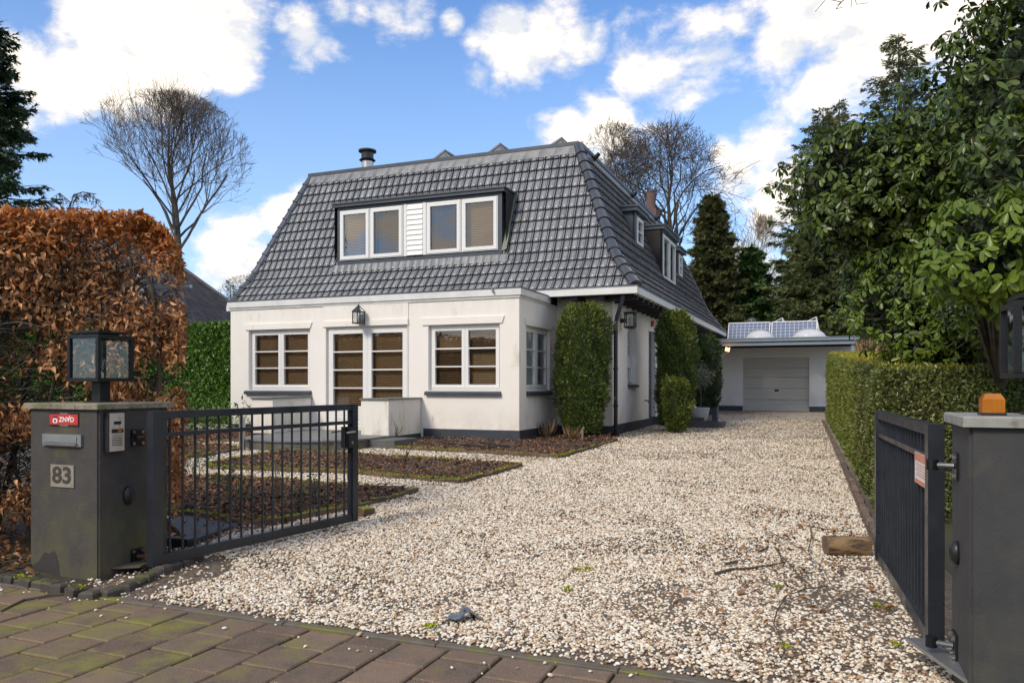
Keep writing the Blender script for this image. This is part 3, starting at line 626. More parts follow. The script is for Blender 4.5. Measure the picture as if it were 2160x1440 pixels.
def window(xf, a0, a1, z0, z1, rows, dep=.10, blind=M_blind, leaves_=2, fw=.045, sash=.075, name='window', bottom=0, inner=.45, slat=.046, label=None):
    """frame set back by dep; leaves_ sashes each with rows of panes; blind behind"""
    f = MB(xf); d1 = -dep; d0 = d1 - .06
    f.box(a0, a0+fw, d0, d1, z0, z1); f.box(a1-fw, a1, d0, d1, z0, z1); f.box(a0+fw, a1-fw, d0, d1, z1-fw, z1); f.box(a0+fw, a1-fw, d0, d1, z0, z0+fw)
    win = f.build(name, M_white, house, label=label)
    w = (a1 - a0 - 2*fw) / leaves_
    for k in range(leaves_):
        x0 = a0 + fw + k*w + .003; x1 = x0 + w - .006; s = MB(xf); y0 = z0 + fw + .003; y1 = z1 - fw - .003; q0, q1 = d0 + .005, d1 + .018
        s.box(x0, x0+sash, q0, q1, y0, y1); s.box(x1-sash, x1, q0, q1, y0, y1); s.box(x0+sash, x1-sash, q0, q1, y1-sash, y1); s.box(x0+sash, x1-sash, q0, q1, y0, y0+sash+bottom)
        gy0, gy1 = y0 + sash + bottom, y1 - sash; h = (gy1 - gy0) / rows
        for r in range(1, rows): s.box(x0+sash, x1-sash, q0+.01, q1-.003, gy0+r*h-.014, gy0+r*h+.014)
        if bottom:
            for r in range(4): s.box(x0+sash+.02, x1-sash-.02, q1, q1+.012, y0+sash+r*(bottom/4)+.01, y0+sash+(r+1)*(bottom/4)-.012)
        s.build('sash', M_white, win)
        for r in range(rows):
            za, zb = gy0 + r*h + (.014 if r else 0), gy0 + (r+1)*h - (.014 if r < rows-1 else 0)
            MB(xf).quad((x0+sash, d0+.03, za), (x1-sash, d0+.03, za), (x1-sash, d0+.03, zb), (x0+sash, d0+.03, zb)).build('pane', M_glass, win)
    if blind is M_curtain:
        b = MB(xf); n = 26
        for k in range(n):
            xa, xb = a0 + (a1-a0)*k/n, a0 + (a1-a0)*(k+1)/n; da, db = (.02 if k % 2 else 0), (0 if k % 2 else .02)
            b.quad((xa, d0-.02-da, z0), (xb, d0-.02-db, z0), (xb, d0-.02-db, z1), (xa, d0-.02-da, z1))
        b.build('curtain', M_curtain, win)
    elif blind:
        b = MB(xf); z = z0 + .05 + bottom
        while z < z1 - .04:
            b.add([(a0+.05, d0-.050, z), (a1-.05, d0-.050, z), (a1-.05, d0-.076, z+slat*.70), (a0+.05, d0-.076, z+slat*.70)], [(0,1,2,3)]); z += slat
        for xx in (.14, .36, .64, .86):
            xq = a0 + (a1-a0)*xx; b.box(xq-.002, xq+.002, d0-.05, d0-.047, z0, z1)
        o = b.build('blind', blind, win); o['kind'] = 'stuff'
    m = MB(xf); e = inner
    m.quad((a0-.2, d0-e, z0-.2), (a1+.2, d0-e, z0-.2), (a1+.2, d0-e, z1+.2), (a0-.2, d0-e, z1+.2)); m.quad((a0-.2,d0-e,z0-.2),(a0-.2,d0+.02,z0-.2),(a0-.2,d0+.02,z1+.2),(a0-.2,d0-e,z1+.2)); m.quad((a1+.2,d0-e,z0-.2),(a1+.2,d0+.02,z0-.2),(a1+.2,d0+.02,z1+.2),(a1+.2,d0-e,z1+.2))
    m.quad((a0-.2,d0-e,z1+.2),(a1+.2,d0-e,z1+.2),(a1+.2,d0+.02,z1+.2),(a0-.2,d0+.02,z1+.2))
    m.build('room_interior', M_room, win)
    return win
window(FR(VF), -8.42, -6.62, 1.29, 2.73, 3, label='two leaf window left of the garden doors')
window(FR(VF), -3.50, -1.80, 1.29, 2.71, 3, blind=M_blinddk, label='two leaf window near the sunroom corner')
window(FR(VF), -6.17, -4.01, .46, 2.74, 4, dep=.06, blind=M_blind, bottom=.30, name='garden_door', sash=.11, label='pair of white glazed garden doors with four panes each')
window(SD(-1.358), -2.06, -.53, 1.29, 2.68, 3, dep=.07, blind=M_curtain, label='side window of the sunroom')
window(SD(0), 1.5, 2.40, 1.44, 2.86, 4, dep=.14, blind=None, leaves_=1, sash=.05)
mb = MB(SD(0)); mb.box(4.0, 4.95, -.16, -.12, .45, 2.92); mb.build('side_door', M_dark, house)
# cornice of the sunroom
mb = MB(); o_ = .06
mb.box(-9.03,-1.298,VF-o_,VF+.12,3.285,3.43); mb.box(-1.48,-1.298,VF+.12,-.62,3.285,3.43); mb.build('cornice', M_fascia, house)
mb = MB(); mb.box(-8.99,-1.338,VF-.03,VF+.1,3.235,3.285); mb.box(-1.44,-1.338,VF+.1,-.05,3.235,3.285); mb.build('cornice_bead', M_fascia, house)
mb = MB(); mb.box(-9.045,-1.283,VF-o_-.015,VF+.12,3.432,3.452); mb.box(-1.5,-1.283,VF+.12,-.62,3.432,3.452); mb.build('roof_trim', M_dark, house)
mb = MB(); mb.box(-9.0,-1.4,VF+.05,0,3.25,3.40); mb.build('flat_roof', M_underroof, house)
mb = MB(); mb.tube([(-1.95,VF-.09,3.46),(-1.92,VF-.10,3.40),(-1.90,VF-.095,3.34)], .022, 5); mb.tube([(-1.99,VF-.07,3.47),(-1.93,VF-.10,3.43)], .02, 5); mb.build('cable_bracket', mat('weathered_wood', (.25,.20,.15)), house)

# main roof: profile (inset, height) from the eave
PROF = [(0, 3.58), (.62, 4.38), (1.89, 7.40)]
SEG = [math.dist(PROF[0], PROF[1]), math.dist(PROF[1], PROF[2])]; SL = sum(SEG)
UE, VE = .7, -.7; UL = -10.6; VB = 15.86           # eaves: right, front, left, back
def prof(s):
    if s <= SEG[0]: f = s / SEG[0]; a, b = PROF[0], PROF[1]
    else: f = (s - SEG[0]) / SEG[1]; a, b = PROF[1], PROF[2]
    n = Vector((-(b[1]-a[1]), b[0]-a[0])).normalized()   # outward (inset direction, z)
    return a[0] + (b[0]-a[0])*f, a[1] + (b[1]-a[1])*f, n
def leftx(s):                                           # left hip, steeper
    i, z, _ = prof(s); return float(np.interp(z, [3.58, 4.38, 7.40], [UL, UL+.25, UL+1.28]))
def backy(s):
    i, z, _ = prof(s); return VB - i
mb = MB()
def ring(s, back=-.03):
    i, z, n = prof(s); i += .03; z -= .02
    return [(leftx(s)+.03, VE+i, z), (UE-i, VE+i, z), (UE-i, backy(s)-.03, z), (leftx(s)+.03, backy(s)-.03, z)]
rs = [ring(0), ring(SEG[0]), ring(SL)]; vs_ = sum(rs, [])
mb.add(vs_, [(4*j+k, 4*j+(k+1) % 4, 4*j+4+(k+1) % 4, 4*j+4+k) for j in range(2) for k in range(4)] + [(8,9,10,11), (0,1,2,3)])
roof = mb.build('roof', M_underroof, house)
# pan tiles
TW, TG = .2, .305
TP = [(0, -.012), (.006, .012), (.070, .009), (.134, .012), (.144, -.014), (.156, .026), (.179, .028), (.198, -.014)]   # across profile: flat pan, roll at the right
def tile_local():
    vs = []; n = len(TP)
    for s, lift in ((0, .040), (.10, .030), (.335, .002)):
        for x, h in TP: vs.append((x - TW/2, s, h + lift))
    for x, h in TP: vs.append((x - TW/2, .008, h + .040 - .036))
    fs = [(r*n+k, r*n+k+1, (r+1)*n+k+1, (r+1)*n+k) for r in range(2) for k in range(n-1)] + [(k+1, k, 3*n+k, 3*n+k+1) for k in range(n-1)]
    return np.array(vs), np.array(fs)
TV, TF = tile_local()
M_tileshade = mat('tile_edge_shade', (.022,.022,.024), (.035,.033,.03), 6, .85)  # shade and dark reflections painted onto tile lips, grooves and roll sides
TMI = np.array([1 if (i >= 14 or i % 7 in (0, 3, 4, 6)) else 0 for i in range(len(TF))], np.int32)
tile_me = np_mesh('roof_tile', TV, TF, M_tileobj, smooth=False)
tile_me.materials.append(M_tileshade); tile_me.polygons.foreach_set('material_index', TMI)
tile_me.polygons.foreach_set('use_smooth', [i < 14 for i in range(len(tile_me.polygons))])
NROW = 14
def face_point(side, a, s, h):
    i, z, n = prof(s); z2 = z + n.y*h; i2 = i + n.x*h
    return (a, VE + i2, z2) if side == 'front' else (UE - i2, a, z2)
singles = []; front_rest = []; side_rest = []
for side in ('front', 'side'):
    for r in range(NROW):
        s0 = r * TG
        if side == 'front': lo, hi = leftx(s0 + .15), UE - prof(s0 + .15)[0]
        else: lo, hi = VE + prof(s0 + .15)[0], backy(s0 + .15)
        n0 = int(math.floor(lo / TW)); n1 = int(math.ceil(hi / TW))
        for k in range(n0, n1 + 1):
            a = k * TW + TW/2
            if a + TW/2 < lo or a - TW/2 > hi: continue
            i, z, _ = prof(s0 + .15)
            if side == 'front' and -7.45 < a < -2.85 and 4.72 < z < 6.0: continue
            whole = a - TW/2 > lo + .05 and a + TW/2 < hi - .05 and s0 + .335 < SL and not (s0 < SEG[0] < s0 + .335)
            if side == 'front' and whole: singles.append((a, s0, r))
            else: (front_rest if side == 'front' else side_rest).append((a, s0, r))
singles.sort(key=lambda q: hw(q[0], VE + prof(q[1])[0], prof(q[1])[1]).length)
front_rest += singles[300:]; singles = singles[:300]
for a, s0, r in singles:
    i0, z0, n = prof(s0 + .001); 
    o = obj('roof_tile', tile_me, roof)
    sl = Vector((0, n.y, -n.x)).normalized(); sl = Vector((0, n.y, -n.x))
    nn = Vector((0, n.x, n.y)); 
    base = Vector((a + random.uniform(-.002, .002), VE + i0, z0)) + nn * .006
    if sl.z < 0: sl = -sl
    X = Vector((1, 0, 0)); tilt = random.uniform(-.006, .006)
    o.matrix_basis = Matrix(((X.x, sl.x, nn.x, base.x), (X.y, sl.y, nn.y, base.y), (X.z, sl.z, nn.z, base.z), (0, 0, 0, 1))) @ Matrix.Rotation(tilt, 4, 'Y')
def joined_tiles(lst, side, m, parent):
    Vs, Fs, b = [], [], 0
    for a, s0, r in lst:
        jx = random.uniform(-.002, .002); jz = random.uniform(0, .003)
        V = []
        for x, s, h in TV:
            ss = min(s0 + s, SL + .02); aa = a + x + jx
            if side == 'front': lo, hi = leftx(ss), UE - prof(ss)[0]
            else: lo, hi = VE + prof(ss)[0], backy(ss)
            V.append(face_point(side, min(max(aa, lo), hi), ss, h + .008 + jz))
        Vs.append(V); Fs.append(TF + b); b += len(TV)
    me = np_mesh('tile_field', np.concatenate(Vs), np.concatenate(Fs), m); me.materials.append(M_tileshade); me.polygons.foreach_set('material_index', np.tile(TMI, len(lst)))
    o = obj('tile_field', me, parent); o['kind'] = 'stuff'
joined_tiles(front_rest, 'front', M_tile, roof); joined_tiles(side_rest, 'side', M_tile, roof)
# hip tiles
def hip(ptf, r0=.135):
    n = 15
    for k in range(n):
        s0 = k * SL / n; s1 = (k + 1) * SL / n + .05
        p0, p1 = Vector(ptf(s0)), Vector(ptf(min(s1, SL)))
        if k == n-1: p1 = Vector(ptf(SL)) + (p1-p0)*.05
        d = (p1 - p0).normalized(); a = d.cross(Vector((0, 0, 1))).normalized(); b = a.cross(d)
        mb = MB(); vs = []; m = 7; L_ = (p1-p0).length
        for f, rr in ((0, r0*1.20), (.12, r0*1.18), (.14, r0*1.02), (1, r0*.92)):
            c = p0 + d * L_ * f
            for j in range(m + 1):
                t = math.pi * (j / m) * 1.16 - .25
                vs.append(c + a * math.cos(t) * rr + b * (math.sin(t) * rr * .9) )
        nn = m + 1; mb.add(vs, [(i*nn+j, i*nn+j+1, (i+1)*nn+j+1, (i+1)*nn+j) for i in range(3) for j in range(m)])
        mb.add(vs[:nn], [tuple(range(nn))])
        mb.build('hip_tile', M_hip, roof, smooth=False)
hip(lambda s: (UE - prof(s)[0], VE + prof(s)[0], prof(s)[1] + .015))
hip(lambda s: (leftx(s) + .02, VE + prof(s)[0], prof(s)[1] + .02), .115)
hip(lambda s: (UE - prof(s)[0], backy(s), prof(s)[1] + .02), .09)
# top edging and lead
mb = MB(); iT = 1.89; xa, xb, ya, yb = leftx(SL)-.03, UE-iT+.03, VE+iT-.03, VB-iT+.03
for (x0,x1,y0,y1) in ((xa,xb,ya-.05,ya+.06),(xb-.06,xb+.05,ya+.06,yb),(xa,xb,yb,yb+.06),(xa-.05,xa+.05,ya+.06,yb)): mb.box(x0,x1,y0,y1,7.44,7.53)
mb.build('roof_edge_trim', M_dark, roof)
MB().box(xa+.05,xb-.05,ya+.05,yb-.05,7.38,7.45).build('roof_deck', M_underroof, roof)
mb = MB(); n = 60
for k in range(n):
    x0 = xa+.02 + (xb-xa-.04)*k/n; x1 = xa+.02 + (xb-xa-.04)*(k+1)/n; w = .012*math.sin(k*2.1); w2 = .012*math.sin((k+1)*2.1)
    mb.quad((x0, VE+iT-.155+w, 7.20+w), (x1, VE+iT-.155+w2, 7.20+w2), (x1, ya-.03, 7.46), (x0, ya-.03, 7.46))
mb.build('lead_strip', M_lead, roof)
mb = MB()
for k in range(80):
    y0 = ya + (yb-ya)*k/80; y1 = ya + (yb-ya)*(k+1)/80; mb.quad((UE-iT+.14, y0, 7.22), (UE-iT+.14, y1, 7.22), (xb+.02, y1, 7.45), (xb+.02, y0, 7.45))
mb.build('lead_strip', M_lead, roof)
# gutter box, soffit, rafters
mb = MB(); mb.box(UL-.02, UE+.06, VE-.10, VE+.04, 3.42, 3.575); mb.box(UE-.06, UE+.06, VE+.04, VB, 3.42, 3.575); mb.build('gutter_box', M_fascia, house)
mb = MB(); mb.box(UL-.03, UE+.075, VE-.115, VE+.03, 3.578, 3.60); mb.box(UE-.04, UE+.075, VE+.03, VB, 3.578, 3.60); mb.build('gutter_lining', M_lead, house)
mb = MB(); mb.box(-1.2, UE-.06, VE+.04, 0, 3.44, 3.46); mb.box(0, UE-.06, 0, VB-.1, 3.44, 3.46); mb.build('soffit', M_soffit, house)
k = -.35
rm = MB().box(0, UE-.02, -.05, .05, 3.315, 3.435).mesh('rafter_end', M_soffit)
while k < 15.6: o = obj('rafter_end', rm, house); o.location = (0, k, 0); k += .58
for xx in (-.75, -.12):
    MB().box(xx-.05, xx+.09, VE+.04, 0, 3.33, 3.438).build('rafter_end', M_soffit, house)
# front dormer
DU0, DU1, DV = -7.53, -2.76, -.055
dorm = MB().add([(DU0,DV,4.60),(DU1,DV,4.60),(DU1,.85,4.60),(DU0,.85,4.60),(DU0,DV,6.13),(DU1,DV,6.13),(DU1,.72,6.13),(DU0,.72,6.13)],
     [(0,4,7,3),(1,2,6,5),(4,5,6,7)])
dorm.box(DU0, DU0+.08, DV, DV+.1, 4.66, 6.13); dorm.box(DU1-.10, DU1, DV, DV+.1, 4.66, 6.13); dorm.box(DU0+.08, DU1-.10, DV, DV+.1, 6.03, 6.13); dorm.box(DU0, DU1, DV-.004, DV+.1, 4.585, 4.69)
dorm = dorm.build('dormer', M_dark, house)
mb = MB(); mb.box(DU0-.09, DU1+.09, DV-.09, .82, 6.13, 6.20); mb.box(DU0-.12, DU1+.12, DV-.12, .86, 6.202, 6.245); mb.build('dormer_roof', M_dark, dorm)
def dwin(xf, a0, a1, z0, z1, m_bl, par=None, sash=.085):
    return window(xf, a0, a1, z0, z1, 1, dep=-.005, blind=m_bl, leaves_=1, fw=.02, sash=sash, inner=.5, slat=.042)
DX = FR(DV)
for a0, a1 in ((-7.45,-6.53),(-6.51,-5.53),(-4.84,-3.87),(-3.85,-2.87)): dwin(DX, a0, a1, 4.72, 6.04, M_blinddk)
brd = MB(DX); brd.box(-5.50,-5.41,-.05,.02,4.72,6.05); brd.box(-4.94,-4.85,-.05,.02,4.72,6.05); brd.build('dormer_post', M_white, dorm)
for k in range(10):
    z = 4.73 + k * .1305
    MB(DX).add([(-5.40,0,z),(-4.95,0,z),(-4.95,.035,z),(-5.40,.035,z),(-5.40,0,z+.135),(-4.95,0,z+.135),(-4.95,.008,z+.135),(-5.40,.008,z+.135)],
       [(0,3,2,1),(4,5,6,7),(3,2,6,7),(0,3,7,4),(1,2,6,5)]).build('clapboard', M_white, dorm)
mb = MB(DX); mb.quad((-5.41,-.02,4.72),(-4.94,-.02,4.72),(-4.94,-.02,6.04),(-5.41,-.02,6.04)); mb.build('backing_board', M_dark, dorm)
mb = MB(); n = 74
for k in range(n):
    x0 = DU0-.12 + (DU1-DU0+.3)*k/n; x1 = DU0-.12 + (DU1-DU0+.3)*(k+1)/n; h0 = .012*math.sin(k*2*math.pi/ (74/25.3)); h1 = .012*math.sin((k+1)*2*math.pi/(74/25.3))
    ii, zz, nv = prof(SEG[0] - .03); jj, z2, _ = prof(SEG[0] + .27)
    mb.quad((x0, VE+ii-.05-h0*.5, zz+.045+h0), (x1, VE+ii-.05-h1*.5, zz+.045+h1), (x1, DV-.012-h1*.2, 4.60), (x0, DV-.012-h0*.2, 4.60))
mb.build('lead_apron', M_lead, dorm, smooth=True)
mb = MB(); mb.add([(DU1+.01,DV,4.66),(DU1+.14,DV+.0,4.70),(DU1+.14,DV+.66,6.16),(DU1+.01,DV+.66,6.16)], [(0,1,2,3)])
for i in range(4): mb.v[i] = (mb.v[i][0], mb.v[i][1]-.055, mb.v[i][2]+.02)
mb.build('side_flashing', mat('algae_flashing', (.16,.19,.13), (.24,.26,.20), 8, .6), dorm)
# side dormers
def side_dormer(uf, v0, v1, z0, z1, a0, a1, w0, w1, leaves_, label):
    mb = MB(); zt = z1
    uin_b = uf; uin_t = .08 - (zt - 4.38) * (1.27/3.02)
    mb.add([(uf,v0,z0),(uf,v1,z0),(uf,v1,zt),(uf,v0,zt),(uin_t-.05,v1,zt),(uin_t-.05,v0,zt),(uin_b-.05,v0,z0),(uin_b-.05,v1,z0)],
       [(0,3,5,6),(1,7,4,2),(2,3,5,4)])
    mb.box(uf-.06, uf, v0, a0, z0, zt); mb.box(uf-.06, uf, a1, v1, z0, zt); mb.box(uf-.06, uf, a0, a1, w1, zt); mb.box(uf-.06, uf, a0, a1, z0, w0)
    d = mb.build('dormer', M_dark, house, label=label)
    mb = MB(); mb.box(uin_t-.1, uf+.10, v0-.12, v1+.12, zt, zt+.10); mb.box(uin_t-.1, uf+.13, v0-.16, v1+.16, zt+.102, zt+.15); mb.build('dormer_roof', M_dark, d)
    window(SD(uf), a0, a1, w0, w1, 1 if leaves_ > 1 else 2, dep=-.005, blind=None, leaves_=leaves_, fw=.03, sash=.07, inner=.5)
    mb = MB(); mb.quad((uf+.02, v0-.05, z0), (uf+.02, v1+.1, z0), (uf+.16, v1+.1, z0-.24), (uf+.16, v0-.05, z0-.24)); mb.build('lead_apron', M_lead, d)
side_dormer(-.29, 3.55, 4.72, 5.22, 6.20, 3.80, 4.60, 5.32, 6.12, 1, 'narrow dormer nearest the front hip on the side roof')
side_dormer(-.02, 6.05, 8.42, 4.56, 6.14, 6.17, 8.29, 4.66, 6.04, 2, 'wide two pane dormer in the middle of the side roof')
side_dormer(-.29, 10.35, 11.45, 5.22, 6.20, 10.55, 11.25, 5.32, 6.12, 1, 'narrow dormer farthest along the side roof')
# flue, chimney, roof solar panels, vents
mb = MB(); mb.lathe([(.175,7.4),(.175,8.14)], 16, -8.22, 2.5); mb.build('flue_pipe', M_steel, house, smooth=False)
mb = MB(); mb.lathe([(.20,8.13),(.25,8.17),(.20,8.21),(.185,8.21),(.185,8.40),(.27,8.42),(.27,8.47),(.05,8.52)], 18, -8.22, 2.5); mb.build('flue_cowl', M_blackp, house)
M_alupv = mat('panel_backing', (.16,.16,.17), (.20,.20,.21), 5, .5)
def tilt_panel(u, v, w, d, z0, z1, par=house, name='solar_panel'):
    mb = MB(); mb.add([(u,v,z0),(u+w,v,z0),(u+w,v+d,z1),(u,v+d,z1),(u,v,z0-.04),(u+w,v,z0-.04),(u+w,v+d,z1-.04),(u,v+d,z1-.04)], [(0,1,2,3),(4,7,6,5),(0,4,5,1),(1,5,6,2),(2,6,7,3),(3,7,4,0)])
    return mb.build(name, M_pv, par)
for x0, zt in ((-6.39, 8.32), (-4.61, 8.31), (-2.75, 8.26)):
    mb = MB(); pk = x0 + .52
    for yy in (3.0, 4.6, 6.2):
        mb.add([(x0-.35,yy,7.86),(pk,yy,zt+.06),(pk,yy+1.5,zt+.06),(x0-.35,yy+1.5,7.86),(x0-.35,yy,7.80),(pk,yy,zt),(pk,yy+1.5,zt),(x0-.35,yy+1.5,7.80)], [(0,1,2,3),(4,7,6,5),(0,4,5,1),(1,5,6,2),(2,6,7,3),(3,7,4,0)])
        mb.add([(x0-.35,yy+.02,7.5),(pk,yy+.02,7.5),(pk,yy+.02,zt),(x0-.35,yy+.02,7.80)], [(0,1,2,3)])
    mb.build('solar_panel', M_alupv, house)
    mb = MB(); mb.tube([(pk,3.05,zt-.03),(pk+.28,3.05,7.95)], .02, 4); mb.tube([(pk,3.05,zt-.03),(pk-.02,3.05,7.5)], .02, 4); mb.box(pk-.01,pk+.26,3.0,3.04,7.98,8.0); mb.box(pk,pk+.02,3.05,7.6,7.45,zt-.04); mb.box(x0-.1,x0-.08,3.05,7.6,7.45,7.9); mb.build('panel_bracket', M_alu, house)
mb = MB(); mb.box(-2.35,-1.75,13.7,14.6,7.3,8.55); mb.build('chimney', M_chim, house); MB().lathe([(.20,8.5),(.17,9.3),(.19,9.3),(.19,9.35)], 12, -2.05, 14.1).build('chimney_pot', M_chim, house)
for yy in (2.3, 6.7, 10.4): MB().tube([(-1.13,yy,7.35),(-.95,yy,7.52)], .06, 8).build('roof_vent', M_blackp, house)
# downpipe
mb = MB(); xp, yp = .09, -.06
mb.tube([(.40,-.62,3.42),(.38,-.60,3.30),(.16,-.20,2.98),(xp,yp,2.82),(xp,yp,.22)], .048, 10); mb.build('downpipe', M_dark, house, smooth=True)
mb = MB()
for z in (2.6, 1.75, .9): mb.tube([(xp,yp,z),(xp,yp,z+.05)], .058, 10)
mb.lathe([(.075,.19),(.075,.30)], 10, xp, yp); mb.build('pipe_clip', M_blackp, house)
# wall lanterns (attached to the wall)
def wall_lantern(x, y, z, s, pitched, out):
    mb = MB(); h = .30*s; w = .115*s
    for sx in (-1, 1):
        for sy in (-1, 1): mb.box(x+sx*w-.009, x+sx*w+.009, y+sy*w-.009, y+sy*w+.009, z, z+h)
    for zz in (z-.012, z+h): mb.box(x-w-.014, x+w+.014, y-w-.014, y+w+.014, zz, zz+.022)
    if pitched:
        b = z+h+.022; ap = (x, y, b+.17*s)
        c = [(x-w-.01,y-w-.01,b),(x+w+.01,y-w-.01,b),(x+w+.01,y+w+.01,b),(x-w-.01,y+w+.01,b)]
        for q in c: mb.tube([q, ap], .009, 4)
        mb.tube([ap, (x, y, ap[2]+.03)], .012, 5)
    else:
        mb.box(x-w-.02, x+w+.02, y-w-.02, y+w+.02, z+h+.03, z+h+.05); mb.box(x-w, x+w, y-w, y+w, z-.04, z-.028); 
    mb.box(*(out))
    ln = mb.build('wall_lantern', M_iron, house)
    g = MB()
    for sx in (-1, 1): g.quad((x+sx*w,y-w,z),(x+sx*w,y+w,z),(x+sx*w,y+w,z+h),(x+sx*w,y-w,z+h)); g.quad((x-w,y+sx*w,z),(x+w,y+sx*w,z),(x+w,y+sx*w,z+h),(x-w,y+sx*w,z+h))
    if pitched:
        for a_, b_ in zip(c, c[1:]+c[:1]): g.add([a_, b_, ap], [(0,1,2)])
    g.build('lantern_glass', M_lglass, ln)
    mb = MB(); mb.lathe([(.02*s,z+.02),(.02*s,z+.08*s),(.035*s,z+.12*s),(.038*s,z+.16*s),(.02*s,z+.21*s),(.002,z+.215*s)], 8, x, y); mb.build('bulb', M_dome, ln)
wall_lantern(-5.16, VF-.20, 2.79, .82, True, (-5.20,-5.12, VF-.10, VF-.02, 2.82, 3.0))
wall_lantern(.24, .75, 2.80, 1.0, False, (.0, .13, .71, .79, 2.9, 3.0))
MB().box(.01, .07, 4.28, 4.46, 3.06, 3.22).build('alarm_box', M_red, house)
mb = MB(); mb.tube([(.0,3.45,.98),(.10,3.45,.98),(.11,3.45,.92)], .018, 6); mb.build('garden_tap', M_rust, house)
mb = MB(); mb.tube([(-.28,-.05,.15),(-.28,-.05,1.15)], .03, 8); mb.build('drain_pipe', M_rust, house)

# terrace: low walls, slab, round step
for u0, u1, lab in ((-7.15, -6.58, 'low weathered white parapet left of the garden doors'), (-4.33, -3.68, 'low weathered white parapet right of the garden doors')):
    t = thing('low_wall', lab, 'wall', hw(u0, -3.9), ROT)
    MB().box(0, u1-u0, .04, 1.40, .35, 1.10).build('wall_body', M_sturough, t)
    MB().box(-.01, u1-u0+.012, .03, 1.39, .0, .35).build('plinth', M_plinth, t)
    MB().box(-.02, u1-u0+.03, 0, 1.41, 1.10, 1.13).build('coping', M_slab, t)
ter = thing('terrace_step', 'round grey stone doorstep before the garden doors, stained green at its edge', 'step', hw(-4.95, -4.6), ROT)
mb = MB(); cc_ = [(1.33*math.cos(t_), 1.33*math.sin(t_)) for t_ in np.linspace(math.pi, 2*math.pi, 30)] + [(1.33, .8), (-1.33, .8)]
mb.poly(cc_, .1, .345); mb.build('step_side', mat('step_tiles', (.10,.095,.085), (.15,.14,.12), 4, .6, .002, 40, moss=((.10,.10,.03), 5, .5, .7)), ter)
cs = [(1.36*math.cos(t_), 1.36*math.sin(t_)) for t_ in np.linspace(math.pi, 2*math.pi, 30)] + [(1.36, .8), (-1.36, .8)]
MB().poly(cs, .345, .375).build('step_top', M_slab, ter)
MB().box(-1.62, .6, .8, 2.1, .15, .37).build('landing', M_slab, ter)
MB().box(1.33, 1.9, -.1, .8, .1, .34).build('side_step', mat('side_tiles', (.09,.09,.088), (.12,.12,.115), 4, .6), ter)
# side entrance steps, pots
t = thing('entrance_steps', 'two dark stone entrance steps at the side of the house beside the white pot', 'steps', (5.0, 22.4, gz(22.4)), ROT)
MB().box(-1.3, .55, -.3, 1.5, 0, .24).build('upper_step', M_step, t); MB().box(.1, 1.15, -1.2, -.302, 0, .14).build('lower_step', M_step, t); MB().box(.25, 1.0, -1.05, -.45, .142, .155).build('doormat', M_blackp, t)
t = thing('potted_olive', 'small grey leaved olive tree in a round white pot on the entrance step', 'potted tree', (5.38, 22.2, gz(22.4)+.14), 0)
MB().lathe([(.17,0),(.20,.05),(.26,.34),(.265,.37),(.22,.37),(.2,.33)], 18).build('pot', M_pot, t)
mb = MB(); mb.tube([(0,0,.3),(.02,0,.7),(0,.02,1.05)], [.022,.018,.015], 6)
for k in range(26):
    a = random.uniform(0, 6.28); l = random.uniform(.15, .4); z = random.uniform(.85, 1.2)
    mb.tube([(0,0.01,z), (l*.5*math.cos(a), l*.5*math.sin(a), z+l*.6), (l*math.cos(a), l*math.sin(a), z+l*.7)], [.007,.005,.003], 4)
mb.build('trunk', M_bark, t)
n = 900; Pn = rdir(n)*RNG.uniform(.15,.42,(n,1)) + [0,0,1.25]
leaf_obj('crown', [leaves(Pn, rdir(n), rdir(n), RNG.uniform(.04,.07,n), .014, T_RH)], mat('olive_leaf', (.20,.22,.15), (.26,.27,.2), 3, .6, island=.3), t)
t = thing('square_planter', 'dark blue square planter under the farthest clipped yew', 'planter', (6.28, 24.6, gz(24)), ROT)
MB().box(-.22,.22,-.22,.22,0,.42).build('planter_box', M_planter, t); MB().box(-.19,.19,-.19,.19,.42,.43).build('potting_soil', M_soil, t)

# ------------------------------------------------------------------ GARAGE and CARPORT
gar = thing('garage', 'white garage at the end of the drive with a grey sectional door', 'garage', (8.30, 32.91, gz(32.9)), ROT); g0 = gz(32.9)
def gxf(a, d, z): return (a, -d, z - g0)
mb = MB(gxf)
for x0, x1, z0, z1 in ((-.6,1.42,0,2.95),(4.0,6.0,0,2.95),(1.42,4.0,2.53,2.95)): mb.quad((x0,0,z0),(x1,0,z0),(x1,0,z1),(x0,0,z1))
mb.quad((1.42,0,.2),(1.42,-.2,.2),(1.42,-.2,2.53),(1.42,0,2.53)); mb.quad((4.0,0,.2),(4.0,-.2,.2),(4.0,-.2,2.53),(4.0,0,2.53)); mb.quad((1.42,0,2.53),(4,0,2.53),(4,-.2,2.53),(1.42,-.2,2.53))
mb.quad((6.0,0,0),(6.0,-7,0),(6.0,-7,2.95),(6.0,0,2.95)); mb.quad((-.6,0,0),(-.6,-7,0),(-.6,-7,2.95),(-.6,0,2.95)); mb.build('wall', M_garwall, gar)
mb = MB(gxf); mb.box(-.6,1.42,0,.012,.1,g0+.21); mb.box(4.0,6.0,0,.012,.1,g0+.21); mb.build('plinth', M_plinth, gar)
mb = MB(gxf); mb.box(-.7,6.1,-7,.05,2.95,3.10); mb.build('roof', M_underroof, gar)
door = bpy.data.objects.new('garage_door', None); COL.objects.link(door); door.parent = gar; dz = [.33, .80, 1.26, 1.72, 2.10, 2.53]
